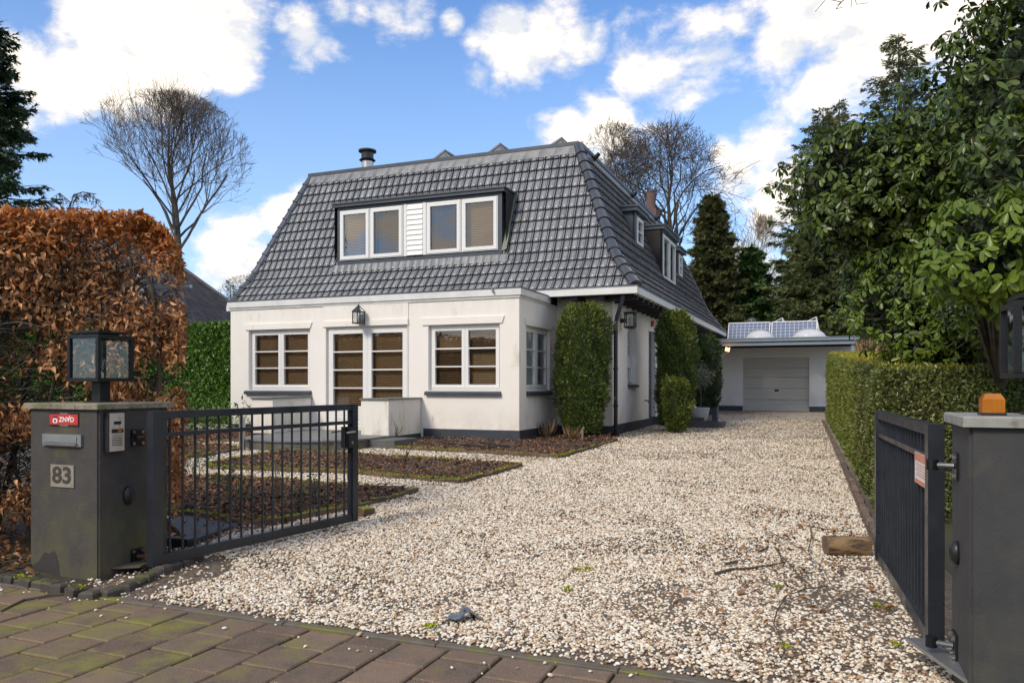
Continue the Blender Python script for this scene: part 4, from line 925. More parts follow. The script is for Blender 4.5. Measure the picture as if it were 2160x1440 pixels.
for k in range(5):
    mb = MB(gxf); h = dz[k+1] - dz[k]; mb.box(1.42, 4.0, -.13, -.09, dz[k]+.006, dz[k+1]-.006)
    nr = 4
    for j in range(nr):
        za = dz[k] + .01 + j*(h-.02)/nr; zb = dz[k] + .01 + (j+1)*(h-.02)/nr; mb.box(1.44, 3.98, -.09, -.082, za+.006, zb-.006)
    mb.build('door_panel', M_gardoor, door)
MB(gxf).box(2.66, 2.83, -.082, -.06, 1.20-.06+.0, 1.22).build('door_handle', M_blackp, door)
cp = thing('carport', 'blue grey flat carport roof in front of the garage, with two clear domes', 'carport', (7.66, 29.5, gz(29.5)), ROT); c0 = gz(29.5)
cx = lambda a, d, z: (a, -d, z - c0)
mb = MB(cx); mb.box(0, 5.06, -.06, .08, 3.02, 3.12); mb.box(-.02, 5.08, -.08, .11, 3.122, 3.145); mb.build('gutter', M_carport, cp)
mb = MB(cx); mb.box(.02, 5.0, -.1, .0, 2.87, 3.0); mb.build('front_beam', M_carport, cp)
mb = MB(cx)
for q in ((-.4,1.05,-3.6,-.1),(1.05,2.05,-1.2,-.1),(1.05,2.05,-3.6,-2.2),(2.05,2.8,-3.6,-.1),(2.8,3.9,-1.2,-.1),(2.8,3.9,-3.6,-2.2),(3.9,5.06,-3.6,-.1)): mb.box(*q, 3.05, 3.12)
mb.build('roof_deck', M_soffit, cp)
jm = MB(cx)
for k in (0,1,4,5,6): jm.box(.02, 5.0, -.5-k*.5, -.43-k*.5, 2.92, 3.05)
jm.build('joists', M_soffit, cp)
for nm, (xa, xb) in (('post', (4.78, 4.90)), ('post', (.03, .15))):
    MB(cx).box(xa, xb, -.2, -.08, c0, 2.87).build('post', M_carport, cp)
mb = MB(cx); mb.tube([(.15,-.14,2.35),(.6,-.14,2.86)], .04, 4); mb.build('knee_brace', M_carport, cp)
for i, (w, r) in enumerate(((1.55, .55), (3.35, .62))):
    d = MB(); d.lathe([(r,0),(r*.97,.06),(r*.85,.17),(r*.62,.27),(r*.3,.33),(.01,.345)], 22); b_ = thing('skylight_dome', ['clear acrylic rooflight dome on the carport, the left one', 'larger clear rooflight dome on the carport, the right one'][i], 'rooflight', Vector((7.66,29.5,0)) + E1*w + E2*1.7 + Vector((0,0,3.12)), ROT, 'rooflight domes on the carport')
    kb_ = MB(); kb_.box(-r-.05,r+.05,-r-.05,-r+.02,0,.10); kb_.box(-r-.05,r+.05,r-.02,r+.05,0,.10); kb_.box(-r-.05,-r+.02,-r+.02,r-.02,0,.10); kb_.box(r-.02,r+.05,-r+.02,r-.02,0,.10); kb_.build('kerb', M_white, b_); o = d.build('dome', M_dome, b_, smooth=True); o.location = (0,0,.1)
def garage_panel(w, wid, lab):
    b_ = thing('solar_panel', lab, 'solar panel', Vector((7.66,29.5,0)) + E1*w + E2*3.9 + Vector((0,0,3.10)), ROT, 'tilted solar panels on the garage roof')
    z0, z1, dd = .12, .98, .55
    P = lambda a, t, o=0: (a, t*dd - o*.5, z0 + (z1-z0)*t + o*.8)
    mb = MB(); mb.add([P(0,0),P(wid,0),P(wid,1),P(0,1),P(0,0,-.04),P(wid,0,-.04),P(wid,1,-.04),P(0,1,-.04)], [(0,1,2,3),(4,7,6,5),(0,4,5,1),(1,5,6,2),(2,6,7,3),(3,7,4,0)]); mb.build('panel_back', M_pvline, b_)
    mb = MB(); nx, nz = 10, 6
    for i in range(nx):
        for j in range(nz):
            a0 = .03 + i*(wid-.06)/nx + .008; a1 = .03 + (i+1)*(wid-.06)/nx - .008; t0 = .03 + j*.94/nz + .008; t1 = .03 + (j+1)*.94/nz - .008
            mb.add([P(a0,t0,.004),P(a1,t0,.004),P(a1,t1,.004),P(a0,t1,.004)], [(0,1,2,3)])
    mb.build('solar_cells', M_pv, b_)['kind'] = 'stuff'
    mb = MB()
    for q in ((0,.03,0,1),(wid-.03,wid,0,1),(0,wid,0,.035),(0,wid,.965,1)):
        a0,a1,t0,t1 = q; mb.add([P(a0,t0,.008),P(a1,t0,.008),P(a1,t1,.008),P(a0,t1,.008)], [(0,1,2,3)])
    mb.build('frame', M_white, b_)
    mb = MB(); mb.tube([(0.05,dd,z1),(0.05,dd+.5,0)], .02, 4); mb.tube([(wid-.05,dd,z1),(wid-.05,dd+.5,0)], .02, 4); mb.box(.03,wid-.03,dd-.02,dd+.02,0,z1-.1); mb.build('stand', M_alu, b_)
garage_panel(.05, 1.72, 'tilted solar panel on the garage roof nearer the house'); garage_panel(1.82, 1.80, 'tilted solar panel on the garage roof above the right dome')
for i, (w, lab) in enumerate(((1.9, 'rear solar panel peak behind the gap of the two front panels'), (3.3, 'rear solar panel peak at the right end of the garage roof'))):
    b_ = thing('solar_panel', lab, 'solar panel', Vector((7.66,29.5,0)) + E1*w + E2*6.5 + Vector((0,0,3.10)), ROT)
    MB().add([(-.6,0,.9),(.25,0,1.32),(.25,1.6,1.32),(-.6,1.6,.9),(-.6,0,.86),(.25,0,1.28),(.25,1.6,1.28),(-.6,1.6,.86)], [(0,1,2,3),(4,7,6,5),(0,4,5,1),(1,5,6,2),(2,6,7,3),(3,7,4,0)]).build('panel', M_pvline, b_)
    mb = MB(); mb.tube([(.25,0,1.3),(.5,0,0)], .03, 4); mb.tube([(-.6,0,.9),(-.6,0,0)], .03, 4); mb.tube([(.25,1.5,1.3),(.5,1.5,0)], .03, 4); mb.build('stand', M_white, b_)
t = thing('roof_cowl', 'rounded dark grey vent cowl behind the left garage solar panel', 'vent', Vector((7.66,29.5,0)) + E1*.95 + E2*5.2 + Vector((0,0,3.1)), ROT)
MB().lathe([(.14,0),(.14,.8),(.2,.85),(.2,1.12),(.15,1.22),(.02,1.25)], 14).build('cowl', M_dark, t, smooth=True)
t = thing('flood_lamp', 'small lit orange flood lamp under the left end of the carport', 'lamp', Vector((7.66,29.5,0)) + E1*.40 + E2*(-.2) + Vector((0,0,2.62)), ROT)
MB().box(-.09,.05,-.07,.07,.02,.14).build('housing', M_blackp, t, rot=(0,.5,0)); MB().box(.03,.16,-.10,.10,.07,.20).build('lit_element', emit_mat('heater_glow', (1,.42,.10), 5.0), t, rot=(0,.2,0))
mb = MB(); mb.tube([(-.05,0,.1),(-.4,.1,.3)], .015, 5); mb.build('cable', M_alu, t)

# ------------------------------------------------------------------ PILLARS, LANTERNS, GATES
def text(txt, size, m, parent, name, ext=.001, bold=0.0, sx=1.0):
    c = bpy.data.curves.new('t', 'FONT'); c.body = txt; c.size = size; c.extrude = ext; c.offset = bold; c.align_x = 'CENTER'; c.align_y = 'CENTER'
    o = bpy.data.objects.new('t', c); me = bpy.data.meshes.new_from_object(o); me.name = name
    bpy.data.objects.remove(o); me.materials.clear(); me.materials.append(m)
    for v in me.vertices: v.co.x *= sx
    return obj(name, me, parent)
P0 = Vector((-2.96, 5.56, 0))
pil = thing('gate_pillar', 'dark rendered left gate pillar with house number 83, letter slot and intercom', 'gate pillar', P0, ROT)
def pillar_body(t, x0, x1, y0, y1, z0, z1, m):
    me = MB().box(x0, x1, y0, y1, z0, z1).mesh('body', m)
    bm = bmesh.new(); bm.from_mesh(me); bmesh.ops.bevel(bm, geom=[e for e in bm.edges if abs(e.verts[0].co.z - e.verts[1].co.z) > .5], offset=.012, segments=2, affect='EDGES'); bm.to_mesh(me); bm.free()
    return obj('body', me, t)
pillar_body(pil, -.70, 0, 0, .64, -.1, 1.225, M_pillar)
def coping(t, x0, x1, y0, y1, z0, z1, m):
    MB().cbox(x0, x1, y0, y1, z0, z1, .006).build('coping', m, t)
coping(pil, -.73, .03, -.03, .67, 1.226, 1.268, M_cap)
# damp patch shapes near the foot are part of the render's wear
mb = MB()
pts_ = [(-.685,.02)] + [(-.685+.30*f, .02+.155*math.sin(min(1,f*1.35)*math.pi*.5)*(1 if f<.75 else math.cos((f-.75)/.25*math.pi/2)**.5)+.012*math.sin(f*17)) for f in np.linspace(.0,1,22)] + [(-.385,.0)]
mb.add([(x, -.0025, z) for x, z in pts_], [tuple(range(len(pts_)))]); mb.build('damp_stain', mat('damp_render', (.034,.031,.030), (.042,.038,.036), 3, .7, .006, 38), pil)
# mail slot
mb = MB(); mb.cbox(-.545, -.150, -.956, -.1, .0, .022, .003)
mb = MB(); mb.box(-.545,-.150,-.018,.0,.955,1.042); sl = mb.build('letter_slot', M_alu, pil)
MB().box(-.505,-.19,-.024,-.018,.985,1.026).build('slot_flap', M_alu, sl); MB().add([(-.515,-.024,.978),(-.185,-.024,.978),(-.185,-.042,.966),(-.515,-.042,.966),(-.515,-.024,.963),(-.185,-.024,.963)], [(0,1,2,3),(3,2,5,4)]).build('slot_lip', M_steel, sl)
# number plate 83
pl = MB().box(-.468,-.232,-.010,0,.655,.818).build('number_plate', M_numb, pil)
o = text('83', .165, M_numd, pl, 'numerals', .001, .0045, 1.22); o.rotation_euler = (R(90), 0, 0); o.location = (-.350, -.0115, .737)
# red sign
sg = MB().box(-.484,-.188,-.006,0,1.100,1.198).build('sign_plate', M_blackp, pil)
MB().box(-.480,-.192,-.008,-.006,1.112,1.187).build('sign_field', M_red, sg)
o = text('ZNVD', .050, M_signw, sg, 'sign_letters', .0004, .0012, 1.12); o.rotation_euler = (R(90), 0, 0); o.location = (-.305, -.009, 1.148)
mb = MB(); mb.add([(-.292,-.0092,1.150),(-.284,-.0092,1.150),(-.266,-.0092,1.183),(-.270,-.0092,1.184)], [(0,1,2,3)]); mb.build('tick_stroke', M_signw, sg)
mb = MB(); mb.add([(-.441,-.009,1.123),(-.405,-.009,1.123),(-.399,-.009,1.130),(-.399,-.009,1.150),(-.409,-.009,1.158),(-.437,-.009,1.158),(-.447,-.009,1.150),(-.447,-.009,1.130)], [tuple(range(8))]); mb.build('jar_symbol', M_signw, sg)
mb = MB(); mb.box(-.441,-.405,-.0095,-.0088,1.160,1.171); mb.add([(-.423+.010*math.cos(a)*1.1,-.0096,1.138+.010*math.sin(a)) for a in np.linspace(0,6.0,10)], [tuple(range(10))]); mb.build('jar_symbol', mat('jar_dark', (.04,.02,.06)), sg)
for z in (1.1925, 1.106):
    o = text('|||| |||||||| ||||||| |||||', .008, M_signw, sg, 'small_print', .0003, 0, 1.5); o.rotation_euler = (R(90), 0, 0); o.location = (-.336, -.0068, z)
# intercom on the drive side
ic = MB().box(0,.050,.045,.185,.915,1.205); ic = ic.build('intercom', M_blackp, pil)
MB().box(.050,.054,.052,.178,.922,1.198).build('intercom_face', M_inter, ic)
mb = MB(); mb.box(.054,.0555,.085,.148,1.115,1.138); mb.box(.054,.062,.068,.162,1.055,1.082)
for k in range(5): mb.box(.054,.0555,.070,.158,.962+k*.013,.967+k*.013)
mb.box(.054,.0555,.075,.158,1.030,1.034); mb.build('intercom_buttons', M_blackp, ic); MB().box(.062,.064,.112,.145,1.060,1.077).build('name_tag', M_amber, ic)
mb = MB(); mb.lathe([(.07,0),(.066,.012),(.05,.028),(.025,.038),(.003,.041)], 16, 0,0,0, 1.0, .62); mb.build('sensor_cap', M_blackp, pil, smooth=True, loc=(0,.253,.578), rot=(0, R(90), 0))
# lantern
def pillar_lantern(lab, loc, z0, s=1.0):
    t = thing('pillar_lantern', lab, 'lantern', loc, ROT)
    w, za, zb = .148*s, z0+.18, z0+.18+.305*s
    mb = MB(); mb.box(-.085,.085,-.085,.085,0,.012); mb.build('base_plate', M_iron, t); MB().box(-.045,.045,-.045,.045,.012,.17).build('post', M_iron, t)
    f = MB(); b = .014; za -= z0; zb -= z0
    for sx in (-1,1):
        for sy in (-1,1): f.box(sx*w-b, sx*w+b, sy*w-b, sy*w+b, za, zb)
    for zz in (za-.02, zb):
        f.box(-w-b,w+b,-w-b,-w+b,zz,zz+.026); f.box(-w-b,w+b,w-b,w+b,zz,zz+.026); f.box(-w-b,-w+b,-w+b,w-b,zz,zz+.026); f.box(w-b,w+b,-w+b,w-b,zz,zz+.026)
    f.box(-w,w,-w,w,za-.02,za-.012); f.build('frame', M_iron, t)
    MB().box(-w+.012,w-.012,-w+.012,w-.012,zb+.040,zb+.058).build('lid', M_iron, t); MB().box(-w+.06,w-.06,-w+.06,w-.06,zb+.02,zb+.04).build('lid_collar', M_iron, t)
    for sx in (-1,1):
        MB().quad((sx*w,-w,za),(sx*w,w,za),(sx*w,w,zb),(sx*w,-w,zb)).build('lantern_glass', M_lglass, t); MB().quad((-w,sx*w,za),(w,sx*w,za),(w,sx*w,zb),(-w,sx*w,zb)).build('lantern_glass', M_lglass, t)
    MB().lathe([(.02,za-.01),(.02,za+.05)], 8).build('lamp_holder', M_signw, t)
    MB().lathe([(.014,za+.05),(.018,za+.075),(.034,za+.11),(.036,za+.135),(.02,za+.165),(.002,za+.172)], 12).build('bulb', M_lglass, t, smooth=True)
pillar_lantern('black square glass lantern on the left gate pillar before the copper beech hedge', P0 - E1*.35 + E2*.32 + Vector((0,0,1.268)), 1.268)
R0 = Vector((1.914, 3.25, 0))
pir = thing('gate_pillar', 'dark grey right gate pillar with an amber light on its pale coping', 'gate pillar', R0, ROT)
pillar_body(pir, 0, .70, 0, .50, -.1, 1.225, M_pillarR)
coping(pir, -.03, .73, -.03, .53, 1.226, 1.270, M_capR)
amb = MB(); amb.add([(a*.042+.105, b*.042+.15, z) for z, sc in ((1.271,1),(1.34,1)) for a,b in ((-1,-1),(1,-1),(1,1),(-1,1))] + [(a*.028+.105, b*.028+.15, 1.364) for a,b in ((-1,-1),(1,-1),(1,1),(-1,1))], [(0,1,5,4),(1,2,6,5),(2,3,7,6),(3,0,4,7),(4,5,9,8),(5,6,10,9),(6,7,11,10),(7,4,8,11),(8,9,10,11),(0,3,2,1)])
t = thing('amber_light', 'x', 'x', R0, ROT); amb.build('lens', M_amber, t); MB().box(.058,.152,.103,.197,1.2705,1.282).build('lamp_base', M_blackp, t)
rb = MB()
for k in range(5): rb.box(.0625,.0632,.115+k*.015,.121+k*.015,1.284,1.338); rb.box(.070+k*.015,.076+k*.015,.1072,.1078,1.284,1.338)
rb.build('lens_ribs', mat('amber_rib', (.40,.13,.008), None, 3, .3), t); o = t; tag(o, 'square amber warning light standing on the right gate pillar', 'warning light')
pillar_lantern('black square glass lantern at the right edge above the amber light', R0 + E1*.335 + E2*.275 + Vector((0,0,1.27)), 1.27, .93)
mb = MB(); mb.lathe([(.055,0),(.052,.015),(.04,.03),(.02,.04),(.003,.043)], 16, 0,0,0, 1.0, .7); mb.build('sensor_cap', M_blackp, pir, smooth=True, loc=(0,.30,.64), rot=(0, R(-90), 0))
def hinge_set(t, x, y, z, sgn):
    mb = MB(); mb.box(min(x, x+sgn*.012), max(x, x+sgn*.012), y-.055, y+.055, z-.06, z+.06); mb.build('hinge_plate', M_iron, t)
    mb = MB()
    for a, b_ in ((-.04,-.042),(.04,-.042),(-.04,.042),(.04,.042)): mb.tube([(x+sgn*.010,y+a,z+b_),(x+sgn*.024,y+a,z+b_)], .011, 6)
    mb.build('bolt', M_steel, t)
    MB().tube([(x+sgn*.012,y,z),(x+sgn*.10,y+.02,z)], .014, 8).build('hinge_arm', M_rust if sgn > 0 else M_dark, t)
    MB().tube([(x+sgn*.10,y+.02,z-.022),(x+sgn*.10,y+.02,z+.026)], .026, 10).build('hinge_eye', M_rust if sgn > 0 else M_iron, t)
hinge_set(pil, 0, .335, 1.005, 1); hinge_set(pil, 0, .335, .11, 1)
hinge_set(pir, 0, .33, 1.03, -1); hinge_set(pir, 0, .36, .20, -1)
MB().add([(0,.10,.075),(0,.42,.075),(.12,.42,.075),(.16,.22,.075),(0,.10,.062),(0,.42,.062),(.12,.42,.062),(.16,.22,.062)], [(0,1,2,3),(4,7,6,5),(0,3,7,4),(3,2,6,7)]).build('floor_bracket', mat('worn_steel', (.16,.13,.09), (.10,.09,.06), 12, .6, metal=.3), pil)
MB().add([(0,.06,.145),(0,.42,.145),(-.10,.62,.145),(-.19,.60,.145),(0,.06,.128),(0,.42,.128),(-.10,.62,.128),(-.19,.60,.128)], [(0,3,2,1),(4,5,6,7),(0,4,7,3),(3,7,6,2)]).build('floor_bracket', M_alu, pir)

def gate(lab, p0, p1, zb0, zt0, zb1, zt1, nb, lockend, face):
    """frame from p0 (hinge) to p1; heights may run with the ground"""
    a = Vector(p0); b_ = Vector(p1); d = (b_ - a); L_ = d.length; ang = math.atan2(d.y, d.x)
    t = thing('driveway_gate', lab, 'gate', (a.x, a.y, 0), ang); th = .027
    def zz(x, h): # h in 0..1 from bottom to top
        f = x / L_; zb = zb0 + (zb1-zb0)*f; zt = zt0 + (zt1-zt0)*f; return zb + (zt-zb)*h
    def bar(x0, x1, h0, o0, h1, o1, y=th):
        """slanting box between heights fraction+offset"""
        vs = []
        for yy in (-y, y): vs += [(x0,yy,zz(x0,h0)+o0),(x1,yy,zz(x1,h0)+o0),(x1,yy,zz(x1,h1)+o1),(x0,yy,zz(x0,h1)+o1)]
        return vs
    F_ = [(0,1,2,3),(4,7,6,5),(0,4,5,1),(1,5,6,2),(2,6,7,3),(3,7,4,0)]
    sw = .082
    MB().add(bar(0, sw, 0, 0, 1, 0, .038), F_).build('hinge_stile', M_gate, t)
    MB().add(bar(L_-.072, L_, 0, 0, 1, 0, .036), F_).build('lock_stile', M_gate, t)
    MB().add(bar(sw, L_-.072, 1, -.058, 1, -.001), F_).build('top_rail', M_gate, t)
    MB().add(bar(sw, L_-.072, 0, .001, 0, .075), F_).build('bottom_rail', M_gate, t)
    MB().add(bar(sw, L_-.072, 1, -.192, 1, -.160, .022), F_).build('middle_rail', M_gate, t)
    inner = L_ - .072 - sw
    for k in range(nb):
        x = sw + inner * (k + .75) / (nb + .5)
        MB().tube([(x,0,zz(x,0)+.074),(x,0,zz(x,1)-.057)], .0095, 6, cap=False).build('bar', M_gate, t)
    return t, zz, L_
gl, zz, L_ = gate('open anthracite steel gate leaf hung on the left pillar, with a door handle', (-2.655, 5.70, 0), (-1.525, 7.57, 0), .07, 1.208, .085, 1.218, 18, True, 1)
lk = MB().box(L_-.145, L_-.055, -.05, .05, .80, 1.00).build('lock_box', M_blackp, gl)
mb = MB()
for s_ in (-1, 1): mb.tube([(L_-.10, s_*.05, .955),(L_-.10, s_*.09, .955),(L_-.225, s_*.095, .952)], .009, 6)
mb.build('handle', M_steel, lk); mb = MB(); mb.tube([(L_-.10,-.058,.85),(L_-.10,.058,.85)], .014, 8); mb.build('lock_cylinder', M_steel, lk)
grt, zz2, L2 = gate('open anthracite steel gate leaf at the right with a small red and white sign', (2.145, 3.93, 0), (2.80, 5.92, 0), .055, 1.20, .08, 1.205, 18, False, -1)
MB().box(.06,.44,.024,.027,.86,1.03).build('warning_sign', M_signw, grt); 
mb = MB(); mb.box(.062,.438,.0272,.0285,.985,1.028); mb.box(.062,.438,.0272,.0285,.862,.885); mb.build('sign_band', M_signred, grt)
mb = MB()
for k in range(5): mb.box(.10,.40-.03*(k%2),.0272,.0282,.905+k*.015,.910+k*.015)
mb.build('sign_print', M_signred, grt)
MB().tube([(.06,.0,.055),(.06,0,.16)], .02, 8).build('hinge_pin', M_iron, grt)

# ------------------------------------------------------------------ small things near the gate
t = thing('log', 'short cut log lying on the gravel beside the right gate', 'log', (2.70, 6.27, gz(6.2)+.085), -.06)
me = bpy.data.meshes.new('x'); mb = MB(); n = 18; vs_ = []
for i, x in enumerate(np.linspace(-.17,.17,7)):
    for k in range(n):
        a = 2*math.pi*k/n; r = .082*(1+.06*math.sin(3*a+x*4)+.03*noise.noise(Vector((x*9,a*2,1)))); vs_.append((x, r*math.cos(a)*1.05, r*math.sin(a)))
mb.add(vs_, [(i*n+k, i*n+(k+1)%n, (i+1)*n+(k+1)%n, (i+1)*n+k) for i in range(6) for k in range(n)]); mb.build('bark', M_log, t, smooth=True)
mb = MB(); mb.add(vs_[:n], [tuple(range(n))]); mb.add(vs_[-n:], [tuple(range(n))]); mb.build('cut_end', M_logend, t)
# broken glazed tile piece
t = thing('broken_tile', 'broken glazed grey ridge tile piece lying on the gravel before the pavement', 'tile piece', (-.29, 4.60, .005), .25)
mb = MB(); nx, ny = 9, 6; vs_ = []
def shz(x, y): return max(0, .062*math.cos(x*13)*(1-.3*abs(y)*10) + .018*math.sin(x*40) ) + .012
for j in range(ny):
    for i in range(nx):
        x = -.115 + .23*i/(nx-1); y = -.055 + .11*j/(ny-1) + .012*math.sin(i*1.7); vs_.append((x*(1-.08*j), y, shz(x, y)))
b0 = len(vs_); vs_ += [(x, y, z-.012) for x, y, z in vs_]
fs_ = [(j*nx+i, j*nx+i+1, (j+1)*nx+i+1, (j+1)*nx+i) for j in range(ny-1) for i in range(nx-1)]
fs_ += [tuple(q+b0 for q in f[::-1]) for f in fs_]; rim = [i for i in range(nx)] + [j*nx+nx-1 for j in range(1, ny)] + [(ny-1)*nx+i for i in range(nx-2,-1,-1)] + [j*nx for j in range(ny-2,0,-1)]
fs_ += [(rim[k], rim[(k+1)%len(rim)], rim[(k+1)%len(rim)]+b0, rim[k]+b0) for k in range(len(rim))]
mb.add(vs_, fs_); mb.build('shard', M_shard, t, smooth=True); mb = MB(); mb.tube([(-.005,-.05,shz(0,0)+.004),(0,0,shz(0,0)+.006),(.004,.05,shz(0,0)+.004)], .007, 5); mb.build('rib', M_shard, t)
# ridged mat left
mq = gpoly([(352,1106),(402,1086),(508,1110),(404,1152)])
t = thing('rubber_mat', 'grey ridged mat lying behind the left gate in front of the flower bed', 'mat', (mq[0][0], mq[0][1], 0))
o_ = Vector((mq[0][0], mq[0][1])); q_ = [Vector(p) - o_ for p in mq]; gzz = gz(7) + .02
mb = MB(); mb.poly([(p.x, p.y) for p in q_], gzz, gzz+.02); mb.build('mat_base', M_mat, t)
mb = MB()
for k in range(26):
    f = (k+.5)/26; a = q_[0].lerp(q_[3], f); c = q_[1].lerp(q_[2], f); mb.tube([(a.x,a.y,gzz+.024),(c.x,c.y,gzz+.024)], .008, 4)
mb.build('ridges', M_mat, t)['kind'] = 'stuff'
g_ = gpoly([(375,1150)])[0]
o = MB().cbox(-.14,.14,-.05,.05,0,.07,.01).build('dark_block', M_blackp, loc=(g_[0], g_[1], .03), rot=(0,0,-.3)); tag(o, 'low black plastic block on the mat behind the left gate', 'block')
# thin grey post
g_ = gpoly([(511,950)])[0]; o = MB().box(-.045,.045,-.045,.045,0,.62).build('metal_post', M_alu, loc=(g_[0], g_[1], gz(g_[1]))); tag(o, 'thin grey metal post in the gravel by the round doorstep', 'post')
g_ = gpoly([(1240,935)])[0]
t = thing('garden_spotlight', 'small black garden spotlight in the bed near the house corner', 'garden light', (g_[0], g_[1], gz(g_[1])+.05)); mb = MB(); mb.lathe([(.10,0),(.10,.03),(.03,.035)], 14); mb.build('base', M_blackp, t); MB().tube([(-.1,.1,0),(-.1,.1,.22),(-.07,.08,.27)], .022, 6).build('stem', M_alu, t)
hp = gpoly([(935,942),(975,946),(1030,951),(1075,950),(1010,940)])
o = MB().tube([(x, y, gz(y)+.08) for x, y in hp], .016, 6).build('garden_hose', M_blackp); tag(o, 'thin black hose lying in the bed under the sunroom window', 'hose')

# ------------------------------------------------------------------ trees and shrubs: generators
def bare_tree(name, label, base, trunk, env, seed, m, mtrunk=M_bark, group=None, limbs=9, density=1.0, twig=.012, up=.35, multi=1, cat='tree', lean=0, reach=None, minlen=.35, ang=(.55,.95), wig=.16, lr=.50):
    """trunk (height, radius); env = list of (center, radii) relative to the base"""
    rnd = random.Random(seed); t = thing(name, label, cat, base, 0, group)
    def inside(p): return any(sum(((p[i]-c[i])/r[i])**2 for i in range(3)) < 1 for c, r in env)
    T = MB(); W = MB(); count = [0]; cap = 5200*density/(limbs+2)/multi; zlow = min(c[2]-r[2] for c, r in env)
    H = trunk[0]
    def grow(p, d, r, lvl, ln):
        if count[0] > cap: return
        if lvl > 1 and not inside(p) and p.z > zlow + .4: return
        count[0] += 1
        n = 3 if lvl > 2 else 5; seg = ln / n; pts = [p.copy()]; rs_ = [r]; q = p.copy(); dd = d.copy()
        for i in range(n):
            dd = (dd + Vector((rnd.gauss(0,wig), rnd.gauss(0,wig), rnd.gauss(0,wig*.8) + up*.12))).normalized(); q = q + dd*seg
            pts.append(q.copy()); rs_.append(max(twig*.5, r*(1 - .55*(i+1)/n)))
            if lvl > 0 and not inside(q) and q.z > zlow + .4: 
                if i > 0 or lvl > 3:
                    rs_[-1] = twig*.5
                    if len(rs_) > 3: rs_[-2] = min(rs_[-2], r*.35)
                    break
        (T if lvl < 2 else W).tube(pts, rs_, 6 if lvl == 0 else 5 if lvl == 1 else 3, cap=False)
        if lvl >= 6 or ln < minlen: return
        kids = {0:0,1:5,2:5,3:4,4:4,5:3}[min(lvl,5)]
        for k in range(kids):
            f = rnd.uniform(.25, 1.0) if k < kids-1 else 1.0; i = min(len(pts)-1, max(1, int(f*(len(pts)-1)+.5)))
            pp = pts[i]; az = rnd.uniform(0, 6.283); an = rnd.uniform(.35, .85) if k < kids-1 else rnd.uniform(.05,.3)
            side = dd.orthogonal().normalized(); side.rotate(Matrix.Rotation(az, 3, dd)); nd = (dd*math.cos(an) + side*math.sin(an)).normalized()
            nd.z += up*.2; nd.normalize()
            grow(pp, nd, rs_[i]*(.62 if k < kids-1 else .85), lvl+1, ln*rnd.uniform(.55,.78))
    cz = max(c[2]+r[2] for c, r in env)
    for mi in range(multi):
        off = Vector((rnd.uniform(-.3,.3), rnd.uniform(-.3,.3), 0))*(multi-1); q = Vector((0,0,-.3)) + off; pts = [q.copy()]; tgt = Vector(env[mi % len(env)][0])
        nseg = 12; top = cz*.90
        for i in range(nseg):
            f = (i+1)/nseg; x = Vector((lean*f + tgt.x*f**3, tgt.y*f**3, -.3 + top*f)) + off + Vector((rnd.gauss(0,.06), rnd.gauss(0,.06), 0))*H*.15; pts.append(x)
        rr = [trunk[1]*(1 - .93*(i/nseg)**.9) for i in range(nseg+1)]
        T.tube(pts, rr, 8, cap=False)
        for k in range(limbs):
            f = H/top + (1 - H/top)*((k+.3)/limbs)**1.1*.97; fi = f*nseg; i = min(nseg-1, int(fi)); p = pts[i].lerp(pts[i+1], fi-i); az = k*2.4 + rnd.uniform(-.4,.4)
            an = rnd.uniform(*ang)*(1-.30*f); d = Vector((math.cos(az)*math.sin(an), math.sin(az)*math.sin(an), math.cos(an)))
            ln = (reach or max(r[0] for c, r in env))*rnd.uniform(.62,.95)*(1.15-.5*f); count[0] = 0; grow(p, d, rr[i]*lr, 1, ln)
        count[0] = 0; count[0] = int(cap*.75); grow(pts[-1], Vector((0,0,1)), rr[-1], 1, cz*.16)
    T.build('trunk', mtrunk, t); o = W.build('branches', m, t); o['kind'] = 'stuff'
    return t
def fast_build(self, name, m, parent=None, **k):
    me = bpy.data.meshes.new(name); me.from_pydata(self.v, [], self.f); me.materials.append(m); return obj(name, me, parent)

